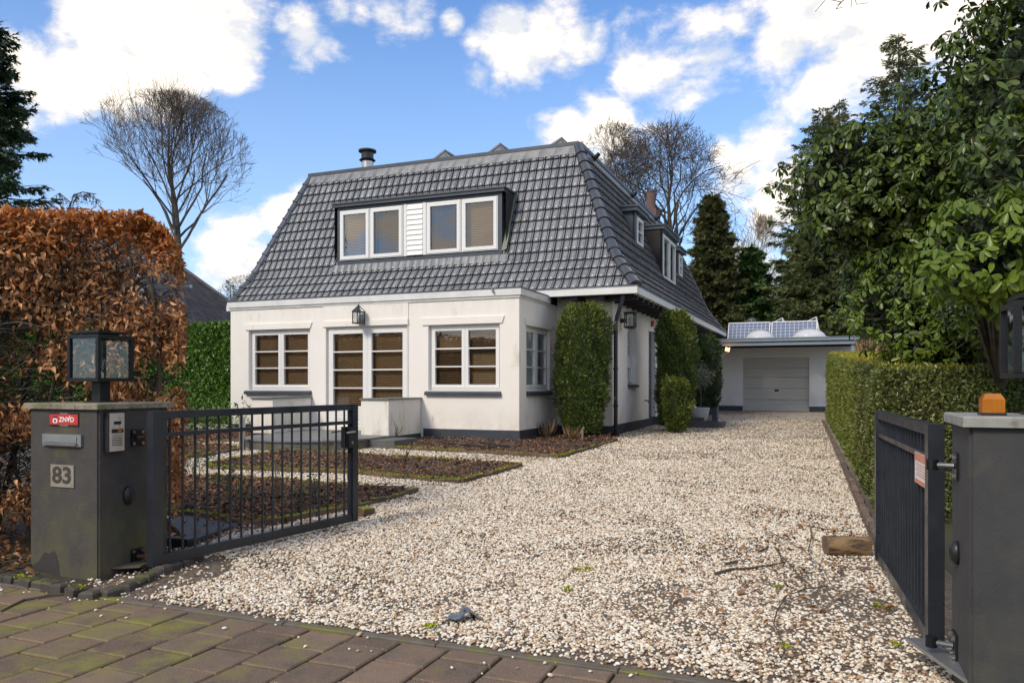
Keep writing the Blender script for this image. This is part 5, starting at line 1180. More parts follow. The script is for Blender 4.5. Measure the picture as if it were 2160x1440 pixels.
def conifer(name, label, base, H, rad, seed, m, z0=.12, droop=.35, dens=1.0, leafL=.34, leafW=.10, group=None, shape=1.0, core=True, gap=.0, lean=0, trunk_r=.02, cat='tree', rough=.25):
    rng = np.random.default_rng(seed); rnd = random.Random(seed); t = thing(name, label, cat, base, 0, group)
    T = MB(); T.tube([(0,0,-.3),(lean*.3,0,H*.4),(lean,0,H)], [H*trunk_r, H*trunk_r*.65, .02], 7)
    Ps, Ds = [], []
    nl = int(H*2.6*dens**.5) + 6
    for i in range(nl):
        f = z0 + (1-z0)*(i+.5)/nl; z = H*f; R_ = rad*((1-f)/(1-z0))**shape*(.8+.2*math.sin(i*1.9)) + .12
        nb = max(4, int(7*dens**.5))
        for k in range(nb):
            if rnd.random() < gap: continue
            az = rnd.uniform(0, 6.283); ln = R_*rnd.uniform(1-rough*1.6, 1+rough); c, s_ = math.cos(az), math.sin(az); dr = droop*(1-f)*rnd.uniform(.5,1.4)
            b0 = Vector((lean*f, 0, z)); 
            pts = [b0 + Vector((c*ln*u, s_*ln*u, -dr*ln*u*(1.2-u) + .10*ln*u*u)) for u in (0,.33,.66,1)]
            T.tube(pts, [max(.012, ln*.018), ln*.012, ln*.008, .004], 3, cap=False)
            n = max(4, int(ln/leafL*7*dens)); u = rng.uniform(.12 if core else .3, 1.02, n)**.8
            side = rng.normal(0, .22, n)*ln*(1.05-u)*1.1; px = np.stack([c*ln*u - s_*side, s_*ln*u + c*side, -dr*ln*u*(1.2-u) + .10*ln*u*u - np.abs(side)*.25 - rng.uniform(0,.10,n)*leafL*2], 1) + np.array(b0)
            dd = np.stack([c + -s_*side/ln*2.5 + rng.normal(0,.3,n), s_ + c*side/ln*2.5 + rng.normal(0,.3,n), -.25 + rng.normal(0,.35,n)], 1); Ps.append(px); Ds.append(dd)
    P = np.concatenate(Ps); D = np.concatenate(Ds); n = len(P)
    o = fast_build(T, 'trunk', M_bark, t)
    U = rng.normal(0,.5,(n,3)) + [0,0,1]
    leaf_obj('crown', [leaves(P, D, U, leafL*rng.uniform(.6,1.35,n), leafW*rng.uniform(.7,1.5,n), T_SPRAY)], m, t)
    return t
def clipped_bush(name, label, base, H, rx, ry, seed, m, mtip, n=9000, L=.06, W=.02, group=None, cat='shrub', top=.0, tipshare=.12, parent=None, flare=0.0, tuft=.17):
    rng = np.random.default_rng(seed); t = thing(name, label, cat, base, 0, group)
    def rad(z, az):
        f = z/H; r = np.where(f < .38, .56 + .44*(f/.38)**.8, 1.0) * np.where(f > .80, np.sqrt(np.clip(1-((f-.80)/.215)**2, 0, 1)), 1)
        nz = .12*np.sin(az*3+seed+z*2.1) + .085*np.sin(az*7+z*6.3+seed*2) + .06*np.sin(z*11+az*4) + flare*np.clip(.5-f,0,1)
        return r*(1+nz)
    z = rng.uniform(.03, 1.0, n)**.92*H; az = rng.uniform(0, 2*np.pi, n); depth = 1 - np.abs(rng.normal(0,.085,n)); stray = rng.random(n) < .05; depth = np.where(stray, 1 + np.abs(rng.normal(0,.06,n)), depth)
    bump = 1 + .07*np.sin(az*13+z*17) * np.sin(z*23-az*5); r = rad(z, az)*depth*bump
    P = np.stack([r*rx*np.cos(az), r*ry*np.sin(az), z + rng.normal(0,.012,n)], 1)
    out = np.stack([np.cos(az), np.sin(az), np.full(n,.0)], 1); D = out*.8 + rng.normal(0,.45,(n,3)) + [0,0,.75]; U = out + rng.normal(0,.6,(n,3))
    for q_ in range(26):
        ca, cz_ = rng.uniform(0, 2*np.pi), rng.uniform(.15, .97)*H; da = np.abs((az - ca + np.pi) % (2*np.pi) - np.pi); w_ = np.exp(-(da/.16)**2 - ((z - cz_)/.12)**2); P[:, :2] *= (1 + tuft*w_)[:, None]; P[:, 2] += tuft*.45*w_
    msk = rng.random(n) < tipshare*np.where(z > H*.75, 2.2, .9); LL = L*rng.uniform(.6,1.3,n); WW = W*rng.uniform(.8,1.4,n)
    leaf_obj('foliage', [leaves(P[~msk], D[~msk], U[~msk], LL[~msk], WW[~msk], T_SPRAY)], m, t)
    o_ = leaf_obj('new_growth', [leaves(P[msk]*1.02, D[msk], U[msk], LL[msk], WW[msk], T_SPRAY)], mtip, t)
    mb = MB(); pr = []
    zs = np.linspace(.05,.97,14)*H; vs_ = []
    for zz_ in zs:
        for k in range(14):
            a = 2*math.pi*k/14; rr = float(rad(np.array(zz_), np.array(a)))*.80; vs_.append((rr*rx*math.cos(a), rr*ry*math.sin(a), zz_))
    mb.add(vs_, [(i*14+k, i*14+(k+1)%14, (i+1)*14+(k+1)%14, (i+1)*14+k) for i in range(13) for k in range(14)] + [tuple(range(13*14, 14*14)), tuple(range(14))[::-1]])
    mb.tube([(0,0,-.1),(0,0,.4)], .05, 6); mb.build('shade_core', M_core, t)  # solid dark core, its colour stands in for shade inside the bush
    return t
YG = 'clipped yew columns along the house'
clipped_bush('clipped_yew', 'largest clipped yew column, at the house corner left of the downpipe', (1.58, 17.45, gz(17.4)), 2.95, .55, .54, 3, M_yew, M_yewtip, 21000, .085, .05, YG)
clipped_bush('clipped_yew', 'middle clipped yew column in front of the side entrance', (4.18, 19.9, gz(19.9)), 3.02, .44, .55, 5, M_yew, M_yewtip, 19000, .085, .05, YG, flare=.25)
clipped_bush('clipped_yew', 'narrow dark yew standing in the square planter, farthest along the house', (6.14, 24.6, gz(24)+.3), 2.35, .42, .42, 8, M_yewdark, M_yew, 7000, .10, .06, YG, tipshare=.2)
clipped_bush('low_yew', 'small lighter yew growing at the foot of the middle yew column', (4.06, 19.15, gz(19)), 1.30, .27, .26, 11, M_yew, M_yewtip, 6500, .10, .05, None, tipshare=.35, tuft=.55)

# ------------------------------------------------------------------ hedges
def box_hedge(name, label, loc, rz, x0, x1, y0, y1, zb, ztf, seed, m, mtop, n_face, L, W, cat='hedge', T=T_RH, faces=('x0','y0','top'), round_=.1, rowtop=None, corem=M_hedgecore):
    """leaf-covered block; ztf(y) gives the top height"""
    rng = np.random.default_rng(seed); t = thing(name, label, cat, loc, rz)
    P, N_ = [], []; Pt, Nt = [], []
    def bump(a, b): return .035*np.sin(a*3.1+seed) * np.sin(b*4.3) + .02*np.sin(a*9.7+b*7.1) + .015*np.sin(a*23-b*17)
    def face(kind, n):
        if kind in ('x0','x1'):
            y = rng.uniform(y0, y1, n); f = rng.uniform(0, 1, n); zt = ztf(y); z = zb(y) + (zt - zb(y))*f; s_ = -1 if kind == 'x0' else 1
            e = np.clip((z - (zt - round_))/round_, 0, 1); x = (x0 if s_ < 0 else x1) - s_*(e**2*round_*.7) + s_*(bump(y, z)) + s_*(-np.abs(rng.normal(0,.03,n)))
            return np.stack([x,y,z],1), np.stack([np.full(n,s_*1.0), np.zeros(n), e*.6],1)
        if kind in ('y0','y1'):
            x = rng.uniform(x0, x1, n); f = rng.uniform(0,1,n); yy = y0 if kind == 'y0' else y1; zt = ztf(np.full(n,yy)); z = zb(np.full(n,yy)) + (zt - zb(np.full(n,yy)))*f; s_ = -1 if kind == 'y0' else 1
            e = np.clip((z - (zt - round_))/round_, 0, 1); y = yy - s_*(e**2*round_*.7) + s_*bump(x, z) - s_*np.abs(rng.normal(0,.03,n))
            return np.stack([x,y,z],1), np.stack([np.zeros(n), np.full(n,s_*1.0), e*.6],1)
        x = rng.uniform(x0+.04, x1-.04, n); y = rng.uniform(y0+.04, y1-.04, n); z = ztf(y) + bump(x, y)*.6 - np.abs(rng.normal(0,.025,n)); return np.stack([x,y,z],1), np.tile([0,0,1.0],(n,1))
    for k in faces:
        n = n_face[k]
        p, q = face(k, n); (Pt if k == 'top' else P).append(p); (Nt if k == 'top' else N_).append(q)
    def mk(P, N_, nm, mm):
        P = np.concatenate(P); N_ = np.concatenate(N_); n = len(P); D = N_*.45 + rng.normal(0,.6,(n,3)) + [0,0,.35]; U = N_*1.2 + rng.normal(0,.55,(n,3)) 
        leaf_obj(nm, [leaves(P, D, U, L*rng.uniform(.65,1.3,n), W*rng.uniform(.8,1.25,n), T)], mm, t)
    mk(P, N_, 'foliage', m)
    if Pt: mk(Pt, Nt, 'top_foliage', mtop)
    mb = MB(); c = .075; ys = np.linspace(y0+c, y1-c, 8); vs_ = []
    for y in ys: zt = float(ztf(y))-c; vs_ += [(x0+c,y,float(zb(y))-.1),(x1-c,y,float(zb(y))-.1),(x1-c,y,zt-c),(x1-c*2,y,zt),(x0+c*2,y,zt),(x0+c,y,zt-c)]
    k = 6; mb.add(vs_, [(i*k+j, i*k+(j+1)%k, (i+1)*k+(j+1)%k, (i+1)*k+j) for i in range(7) for j in range(k)] + [tuple(range(k))[::-1], tuple(range(7*k, 8*k))]); mb.build('shade_core', corem, t)  # solid core block, dark colour gives the hedge its inner shade
    return t
HG = (3.80, 8.05, 0); HROT = R(-20.45)
gz_np = lambda Y: np.interp(Y, [5,16.3,32], [0,.2,.33])
zbR = lambda y: gz_np(8.05 + np.asarray(y)*.928)
topR = lambda y: 1.60 + .052*np.clip(np.asarray(y)*.928 - 1.0, 0, None)
box_hedge('box_hedge', 'near clipped box hedge block behind the open right gate', HG, HROT, 0, 3.2, 0, 3.6, zbR, topR, 21, M_box, M_hedgetop, {'x0':17000,'y0':19000,'top':7000}, .042, .022, rowtop=None)
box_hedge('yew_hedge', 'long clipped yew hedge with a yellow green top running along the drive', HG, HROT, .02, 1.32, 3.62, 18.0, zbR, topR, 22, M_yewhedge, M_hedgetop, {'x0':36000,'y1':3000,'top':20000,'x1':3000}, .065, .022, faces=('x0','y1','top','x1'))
# laurel hedge left of the house
lh = hw(-9.15, .55); zl = lambda y: np.full(np.shape(y), .15)
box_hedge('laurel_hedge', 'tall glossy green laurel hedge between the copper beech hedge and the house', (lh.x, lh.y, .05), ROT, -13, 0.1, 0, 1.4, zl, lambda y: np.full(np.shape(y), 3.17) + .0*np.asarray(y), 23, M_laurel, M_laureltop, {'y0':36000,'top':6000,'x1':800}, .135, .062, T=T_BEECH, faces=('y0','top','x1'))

def near_first(P, n, behind=.2):
    """the n leaves that show largest in the photograph"""
    d = np.linalg.norm(P - [0,0,1.4], axis=1); px = 1080 + 1640*P[:,0]/P[:,1]; py = 812 - 1640*(P[:,2]-1.4)/P[:,1]
    ok = (px > 5) & (px < 2155) & (py > 5) & (py < 1430); d = np.where(ok, d, 1e6); return np.argsort(d)[:n]
# copper beech hedge
bh = thing('beech_hedge', 'tall copper brown beech hedge in dry winter leaf behind the left gate pillar', 'hedge', (0,0,0), 0)
def beech():
    rng = np.random.default_rng(31)
    A = np.array([-3.13, 7.24]); dr = np.array([-.93, -.367]); nr = np.array([.367, -.93])   # along, towards the viewer
    Lh, th, H = 3.6, 1.0, 2.87
    # stems and twigs
    mb = MB(); rnd = random.Random(4); tips = []
    for k in range(30):
        s_ = rnd.uniform(0, Lh); o_ = rnd.uniform(-.38,.38); x, y = A + dr*s_ + nr*o_
        p = Vector((x, y, gz(y)-.05)); r = rnd.uniform(.014,.032); d = Vector((rnd.gauss(0,.07), rnd.gauss(0,.07), 1)).normalized(); pts = [p.copy()]
        for i in range(9):
            d = (d + Vector((rnd.gauss(0,.10), rnd.gauss(0,.10), .12))).normalized(); p = p + d*.33
            q2 = np.array([p.x, p.y]) - A; al = float(q2 @ dr); of = float(q2 @ nr); al2 = min(max(al, .12 + .4*max(0, p.z-2.1)), Lh); of2 = min(max(of, -.42), .42); w_ = A + dr*al2 + nr*of2; p = Vector((w_[0], w_[1], p.z))
            pts.append(p.copy())
            if p.z > H-.30: break
        mb.tube(pts, [r*(1-.08*i) for i in range(len(pts))], 6, cap=False)
    for k in range(5600):
        s_ = rnd.uniform(.12, Lh); o_ = rnd.uniform(-.45,.45); z = rnd.uniform(.30, H-.15); s_ += .6*max(0, z-2.1)**1.0; x, y = A + dr*s_ + nr*o_; p = Vector((x,y,z)); az = rnd.uniform(0,6.28)
        d = Vector((math.cos(az), math.sin(az), rnd.uniform(-.1,.9))).normalized(); l = rnd.uniform(.18,.42); q = p + d*l*.5 + Vector((0,0,rnd.uniform(-.03,.03))); e = p + d*l
        mb.tube([p, q, e], [.006,.0045,.002], 3, cap=False)
    mb_o = fast_build(mb, 'stems', M_twig, bh); mb_o['kind'] = 'stuff'
    def surf(n, kind):
        if kind == 'front': s_ = rng.uniform(-.02, Lh, n); z = rng.uniform(.25, H, n); off = .5 - np.abs(rng.normal(0,.15,n)); nn = np.tile([nr[0], nr[1], .1], (n,1))
        elif kind == 'end': s_ = -.06 + np.abs(rng.normal(0,.10,n)); z = rng.uniform(.35, H, n); off = rng.uniform(-.5,.5,n); nn = np.tile([-dr[0], -dr[1], .1], (n,1))
        elif kind == 'top': s_ = rng.uniform(0, Lh, n); off = rng.uniform(-.48,.48,n); z = H - np.abs(rng.normal(0,.07,n)); nn = np.tile([0,0,1.0], (n,1))
        else: s_ = rng.uniform(0, Lh, n); off = rng.uniform(-.45,.35,n); z = rng.uniform(.4, H, n); nn = rdir(n)
        # rounded shoulder towards the gate and at the top edge
        sh = np.clip((z - (H-.5))/.5, 0, 1); s_ = np.maximum(s_, .0 + .36*sh**2.6 * (1 if kind != 'x' else 0) - .06)
        off = np.clip(off, -1, .5 - .10*np.clip((z-(H-.3))/.3,0,1)**2)
        wob = .05*np.sin(s_*5.1+z*3.3) + .04*np.sin(z*9+s_*2.3) + .04*np.sin(s_*14+z*5) + .10*np.sin(s_*1.7+.6)*0; off = off + wob*(kind == 'front')
        z = z + .02*np.sin(s_*4.3)*(z > H-.4)
        P = np.stack([A[0]+dr[0]*s_+nr[0]*off, A[1]+dr[1]*s_+nr[1]*off, z], 1); return P, nn
    # leaf density is patchy: drop leaves in thin patches
    def patch(P, thr):
        v = np.array([noise.noise(Vector((p[0]*1.6, p[1]*1.6, p[2]*2.4))) for p in P]); lowcut = (P[:,2] < .95) & (rng.random(len(P)) < .45)
        return (v + rng.normal(0,.14,len(P)) > thr) & ~lowcut
    sets = []
    for kind, n, thr in (('front', 26000, .02), ('end', 6500, -.08), ('top', 6500, -.5), ('inner', 22000, -.05)):
        P, nn = surf(n, kind); k = patch(P, thr); sets.append((P[k], nn[k], kind))
    P = np.concatenate([s_[0] for s_ in sets]); NN = np.concatenate([s_[1] for s_ in sets]); n = len(P)
    hz = np.stack([NN[:,0], NN[:,1], np.zeros(n)], 1); D = hz*.45 + rng.normal(0,.62,(n,3)) + [0,0,-.7]; tp = P[:,2] > H-.32; D[tp] = hz[tp]*.5 + rng.normal(0,.6,(tp.sum(),3)) + [0,0,.25]
    U = NN*.7 + rng.normal(0,.8,(n,3)) + [0,0,.5]; L = rng.uniform(.042,.078,n); W = L*rng.uniform(.34,.66,n); dry = rng.random(n)
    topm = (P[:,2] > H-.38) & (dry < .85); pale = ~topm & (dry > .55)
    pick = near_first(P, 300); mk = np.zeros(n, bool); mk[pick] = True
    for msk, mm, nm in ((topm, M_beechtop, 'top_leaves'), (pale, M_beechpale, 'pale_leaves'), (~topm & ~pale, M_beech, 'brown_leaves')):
        q = msk & ~mk; leaf_obj(nm, [leaves(P[q], D[q], U[q], L[q], W[q], T_BEECH)], mm, bh)
        leaf_singles('leaf', P, D, U, L, W, T_BEECH, mm, bh, np.nonzero(msk & mk)[0])
beech()
# beech hedge going back along the left boundary, outside the picture but mirrored in the window panes
box_hedge('beech_hedge', 'copper brown beech hedge along the left side boundary of the garden', (-7.9, 8.6, 0), R(28), -.6, .6, 0, 12, lambda y: np.full(np.shape(y), .1), lambda y: np.full(np.shape(y), 3.0), 33, M_beech, M_beechtop, {'x1':9000,'top':1200}, .14, .09, T=T_RH, faces=('x1','top'))
for i, (x, y, h) in enumerate(((-21,13,10),(-25,8,11),(-22,4,7))):
    conifer('neighbour_fir', ['nearer evergreen in the garden left of the drive','farthest evergreen in the garden left of the drive','evergreen beside the street left of the drive'][i], (x,y,0), h, 3.2, 95+i, M_pine, z0=.05, droop=.4, dens=.6, leafL=.6, leafW=.4, shape=.5, group='evergreens left of the garden')

# rhododendron
rh = thing('rhododendron', 'huge rhododendron with long leathery leaves overhanging the right hedge', 'shrub', (0,0,0), 0)
def rhodo():
    rng = np.random.default_rng(41); rnd = random.Random(9)
    blobs = [((4.30,9.3,3.72),(1.05,1.0,.80),470,.125),((5.35,9.3,3.45),(1.55,1.4,1.5),620,.125),((6.15,9.4,4.75),(1.5,1.5,1.35),520,.125),((4.75,8.9,2.35),(.95,.9,.72),420,.105),
             ((5.6,8.2,2.7),(1.3,1.1,1.25),500,.12),((3.85,6.05,2.42),(.70,.62,.46),165,.125),((4.35,6.3,2.9),(.75,.75,.8),200,.125),((5.0,6.9,4.0),(1.0,1.0,1.5),420,.13),((4.9,7.6,2.35),(.8,.7,.65),260,.10),((6.3,8.4,5.9),(1.4,1.4,1.0),240,.13),((5.1,8.6,1.95),(.9,.7,.5),160,.10)]
    PP, DD, UU, LL, BR = [], [], [], [], []
    br = MB(); root = Vector((5.9, 9.6, .2))
    for bi, (c, r, n, Lf) in enumerate(blobs):
        n = int(n*1.4); Lf = Lf*.86; c = np.array(c); r = np.array(r); v = unit(rng.normal(size=(n*2, 3))); 
        keep = (v[:,1] < .45); v = v[keep][:n]; m_ = len(v)
        lump = 1 + .13*np.sin(v[:,0]*5+bi) * np.sin(v[:,2]*6+bi*2) + .07*np.sin(v[:,1]*11+v[:,0]*9)
        tip = c + v*r*(lump*(1-.30*rng.random(m_)**2.2))[:,None]; outd = unit(v/r + [0,0,.35])
        for i in range(m_):
            if i % 9 == 0: br.tube([root.lerp(Vector(c), .55), Vector(c)*.55 + Vector(tip[i])*.45 + Vector((0,0,-.1)), Vector(tip[i])], [.022,.014,.006], 4, cap=False)
            k = rnd.randint(5, 9); a0 = rnd.uniform(0, 6.28); ax = Vector(outd[i]) + Vector((rnd.gauss(0,.3), rnd.gauss(0,.3), rnd.gauss(0,.25)+.2)); ax.normalize(); s1 = ax.orthogonal().normalized(); s2 = ax.cross(s1)
            for j in range(k):
                a = a0 + 6.283*j/k + rnd.uniform(-.45,.45); op = rnd.uniform(-.6,.7); d = (s1*math.cos(a) + s2*math.sin(a)) + ax*op; d.z -= rnd.uniform(.25,1.15); d.normalize()
                PP.append(tip[i] + np.array(d)*.012); DD.append(tuple(d)); UU.append(tuple(ax + Vector((0,0,.5)))); LL.append(Lf*rnd.uniform(.5,1.15)); BR.append(bi == 5 or (bi == 3 and rnd.random() < .6) or (bi == 10) or rnd.random() < .10)
    P = np.array(PP); D = np.array(DD); U = np.array(UU); L = np.array(LL); W = L*rng.uniform(.34,.46,len(L)); BR = np.array(BR) 
    pick = near_first(P, 300); mk = np.zeros(len(P), bool); mk[pick] = True
    for msk, mm, nm in ((BR, M_rhodobr, 'light_leaves'), (~BR, M_rhodo, 'dark_leaves')):
        q = msk & ~mk; leaf_obj(nm, [leaves(P[q], D[q], U[q], L[q], W[q], T_RHODO)], mm, rh, smooth=True); leaf_singles('leaf', P, D, U, L, W, T_RHODO, mm, rh, np.nonzero(msk & mk)[0])
    for k in range(7): 
        a = Vector((5.9 + rnd.uniform(-.6,.5), 9.6 + rnd.uniform(-.4,.4), .1)); c = Vector(blobs[k][0]); br.tube([a, a.lerp(c, .5) + Vector((rnd.gauss(0,.2), rnd.gauss(0,.2), .2)), c], [.07,.05,.025], 6, cap=False)
    fast_build(br, 'branches', M_bark, rh)['kind'] = 'stuff'
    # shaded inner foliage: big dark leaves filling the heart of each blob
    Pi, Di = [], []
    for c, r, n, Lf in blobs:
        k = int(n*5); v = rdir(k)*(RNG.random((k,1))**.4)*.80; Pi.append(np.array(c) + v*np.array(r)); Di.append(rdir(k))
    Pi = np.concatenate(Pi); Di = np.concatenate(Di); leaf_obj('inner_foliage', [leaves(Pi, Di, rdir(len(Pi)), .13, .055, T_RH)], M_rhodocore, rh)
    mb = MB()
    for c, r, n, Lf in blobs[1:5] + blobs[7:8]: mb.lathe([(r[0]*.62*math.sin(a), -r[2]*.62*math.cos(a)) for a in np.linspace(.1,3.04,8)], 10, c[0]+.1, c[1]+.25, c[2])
    mb.build('shade_core', M_core, rh)['kind'] = 'stuff'  # solid dark masses, inner shade of the crown put into their colour
rhodo()


# ------------------------------------------------------------------ far trees
bare_tree('bare_lime_tree', 'tall bare winter tree with a fan shaped crown rising behind the copper beech hedge', (-19.35, 45, 0), (9.4, .50), [((-.7,0,14.3),(4.9,4.0,3.9)),((-.5,0,12.6),(4.2,3.4,2.6))], 12, M_barktw, limbs=24, density=1.5, twig=.017, up=.62, reach=6.6, ang=(.62,1.12), wig=.14, lr=.36)
bare_tree('bare_oak', 'wide bare tree behind the house roof above the right ridge', (8.5, 42, 0), (6.6, .40), [((0,0,11.5),(4.0,3.2,3.9)),((1.6,0,9.4),(2.8,2.6,2.4))], 25, M_barktw, limbs=22, density=1.15, twig=.020, up=.15, reach=6.2, ang=(.5,1.15), wig=.24)
bare_tree('bare_oak', 'bare tree behind the roof, left of the widest bare tree', (6.1, 44, 0), (7.5, .30), [((-.3,0,12.2),(2.9,2.6,3.9))], 27, M_barktw, limbs=16, density=.9, twig=.018, up=.25, reach=5.0, ang=(.4,1.0), wig=.22)
bare_tree('pale_bare_tree', 'pale yellowish bare tree between the two dark evergreens', (15.0, 48, 0), (3, .2), [((0,0,7.8),(2.8,2,4.2))], 31, M_barkgold, M_barkgold, limbs=12, density=.5, twig=.018, up=.8, reach=3.5)
conifer('spruce_tree', 'dark spruce cut by the left edge of the photo', (-19.9, 28, 0), 16.2, 3.3, 51, M_spruce, z0=.22, droop=.55, dens=2.4, leafL=.42, leafW=.24, shape=.55, gap=.12, rough=.35)
t = thing('larch_top', 'thin drooping larch tip arching above the copper beech hedge', 'tree', (-8.9, 15.5, gz(15.5)))
mb = MB(); lf = []; rnd = random.Random(77); px_ = lambda x, y: Vector(((x-1080)/1640*15.5 + 8.9, 0, 1.4+(812-y)/1640*15.5 - gz(15.5)))
mb.tube([(0,0,-.2), px_(135,520), px_(142,450), px_(150,428), px_(157,408)], [.05,.035,.022,.014,.006], 5)
for br_ in (((150,428),(165,414),(190,412),(216,426)), ((150,428),(132,410),(112,422)), ((145,445),(175,438),(205,447)), ((142,455),(118,440),(98,452)), ((155,412),(172,404),(200,408)), ((140,470),(170,462),(195,470))):
    q = [px_(*p) + Vector((0, rnd.uniform(-.1,.1), 0)) for p in br_]; mb.tube(q, [.013,.010,.007,.004][:len(q)], 4)
    for a_, c_ in zip(q, q[1:]):
        for k in range(11):
            p = a_.lerp(c_, rnd.random()); e = p + Vector((rnd.gauss(0,.035), rnd.gauss(0,.05), -rnd.uniform(.05,.20))); mb.tube([p, e], [.005,.002], 3, cap=False)
            for j in range(5): lf.append(tuple(p.lerp(e, rnd.random())))
mb.build('branches', M_twig, t); lf = np.array(lf); n = len(lf)
leaf_obj('needles', [leaves(lf, rdir(n)*[1,1,.6]+[0,0,-.4], rdir(n), RNG.uniform(.03,.06,n), .016, T_RH)], mat('dry_larch', (.085,.065,.04), (.11,.085,.05), 1, .8, island=.3), t)
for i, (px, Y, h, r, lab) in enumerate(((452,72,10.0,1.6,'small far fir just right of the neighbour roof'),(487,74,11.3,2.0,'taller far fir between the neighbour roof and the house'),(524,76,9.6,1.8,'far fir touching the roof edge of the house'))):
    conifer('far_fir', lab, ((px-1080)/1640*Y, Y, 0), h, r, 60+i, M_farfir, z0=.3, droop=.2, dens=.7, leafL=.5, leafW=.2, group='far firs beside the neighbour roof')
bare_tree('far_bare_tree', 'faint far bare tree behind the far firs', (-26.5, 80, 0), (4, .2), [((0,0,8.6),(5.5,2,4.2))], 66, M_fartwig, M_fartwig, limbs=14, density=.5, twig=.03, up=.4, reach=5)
conifer('cypress', 'pointed dark cypress behind the far end of the house roof', (10.3, 40, 0), 11.2, 2.0, 71, M_ivyfir, z0=.05, droop=.25, dens=3.6, leafL=.42, leafW=.24, shape=.62, rough=.3)
conifer('dark_fir', 'broad dark green fir above the left side of the carport', (12.4, 40.5, 0), 8.6, 2.9, 72, mat('fir_green', (.045,.10,.024), (.07,.13,.03), .5, .6, island=.4), z0=.03, droop=.35, dens=3.4, leafL=.38, leafW=.26, shape=.7)
conifer('tall_pine', 'tall ragged pine left of the rhododendron crown', (16.0, 40, 0), 15.6, 3.1, 73, M_pine, z0=.20, droop=.25, dens=1.7, leafL=.40, leafW=.20, shape=.55, gap=.18, rough=.45)
conifer('tall_pine', 'tallest ragged pine showing above the rhododendron', (20.9, 42, 0), 20.4, 3.1, 74, M_pine, z0=.3, droop=.25, dens=1.3, leafL=.42, leafW=.2, shape=.55, gap=.15, rough=.45)
conifer('tall_pine', 'pine tip between the other two tall pines', (18.1, 43, 0), 17.2, 2.4, 75, M_pine, z0=.3, droop=.25, dens=1.3, leafL=.40, leafW=.2, shape=.55, gap=.2, rough=.5)
conifer('douglas_fir', 'olive green drooping fir above the right side of the carport', (15.2, 38.5, 0), 9.6, 3.6, 76, M_fir, z0=.02, droop=.75, dens=3.6, leafL=.36, leafW=.26, shape=.55, rough=.3)
conifer('douglas_fir', 'olive green drooping fir behind the rhododendron', (19.0, 37.0, 0), 9.9, 3.6, 77, M_fir, z0=.02, droop=.75, dens=3.0, leafL=.36, leafW=.2, shape=.55, rough=.3)
# wood behind
def wood():
    rng = np.random.default_rng(81); n = 30000; X = rng.uniform(2, 36, n); f = rng.random(n)**.8; topz = 6.2 + 1.1*np.sin(X*1.3) + .6*np.sin(X*3.7+1); Z = f*topz; Y = 47 + rng.normal(0,.8,n) + .5*np.sin(X*2.2)
    P = np.stack([X,Y,Z],1); V = leaves(P, rdir(n) + [0,-.3,.1], rdir(n), rng.uniform(.3,.6,n), .3, T_SPRAY)
    o = leaf_obj('distant_woodland', [V], M_fir, None)
    return o
wood()
# overhanging twig at the top of the picture
bare_tree_tw = MB(); rnd = random.Random(3)
for (x0, y0, pts_) in ((0,0,[(1880,-60),(1800,-20),(1775,5),(1740,2),(1722,22)]),(0,0,[(1800,-20),(1797,0),(1790,22)]),(0,0,[(1775,5),(1758,20)]),(0,0,[(1775,5),(1768,14),(1770,24)]),(0,0,[(1800,-20),(1812,4),(1828,10)])):
    bare_tree_tw.tube([((x-1080)/1640*9, 9 + .1*math.sin(x), 1.4+(812-y)/1640*9) for x, y in pts_], [.012,.009,.006,.004,.003][:len(pts_)] if len(pts_) > 3 else [.006,.004,.003][:len(pts_)], 4)
o = bare_tree_tw.build('hanging_twig', M_twig); tag(o, 'bare twig hanging into the sky at the top right', 'twig')

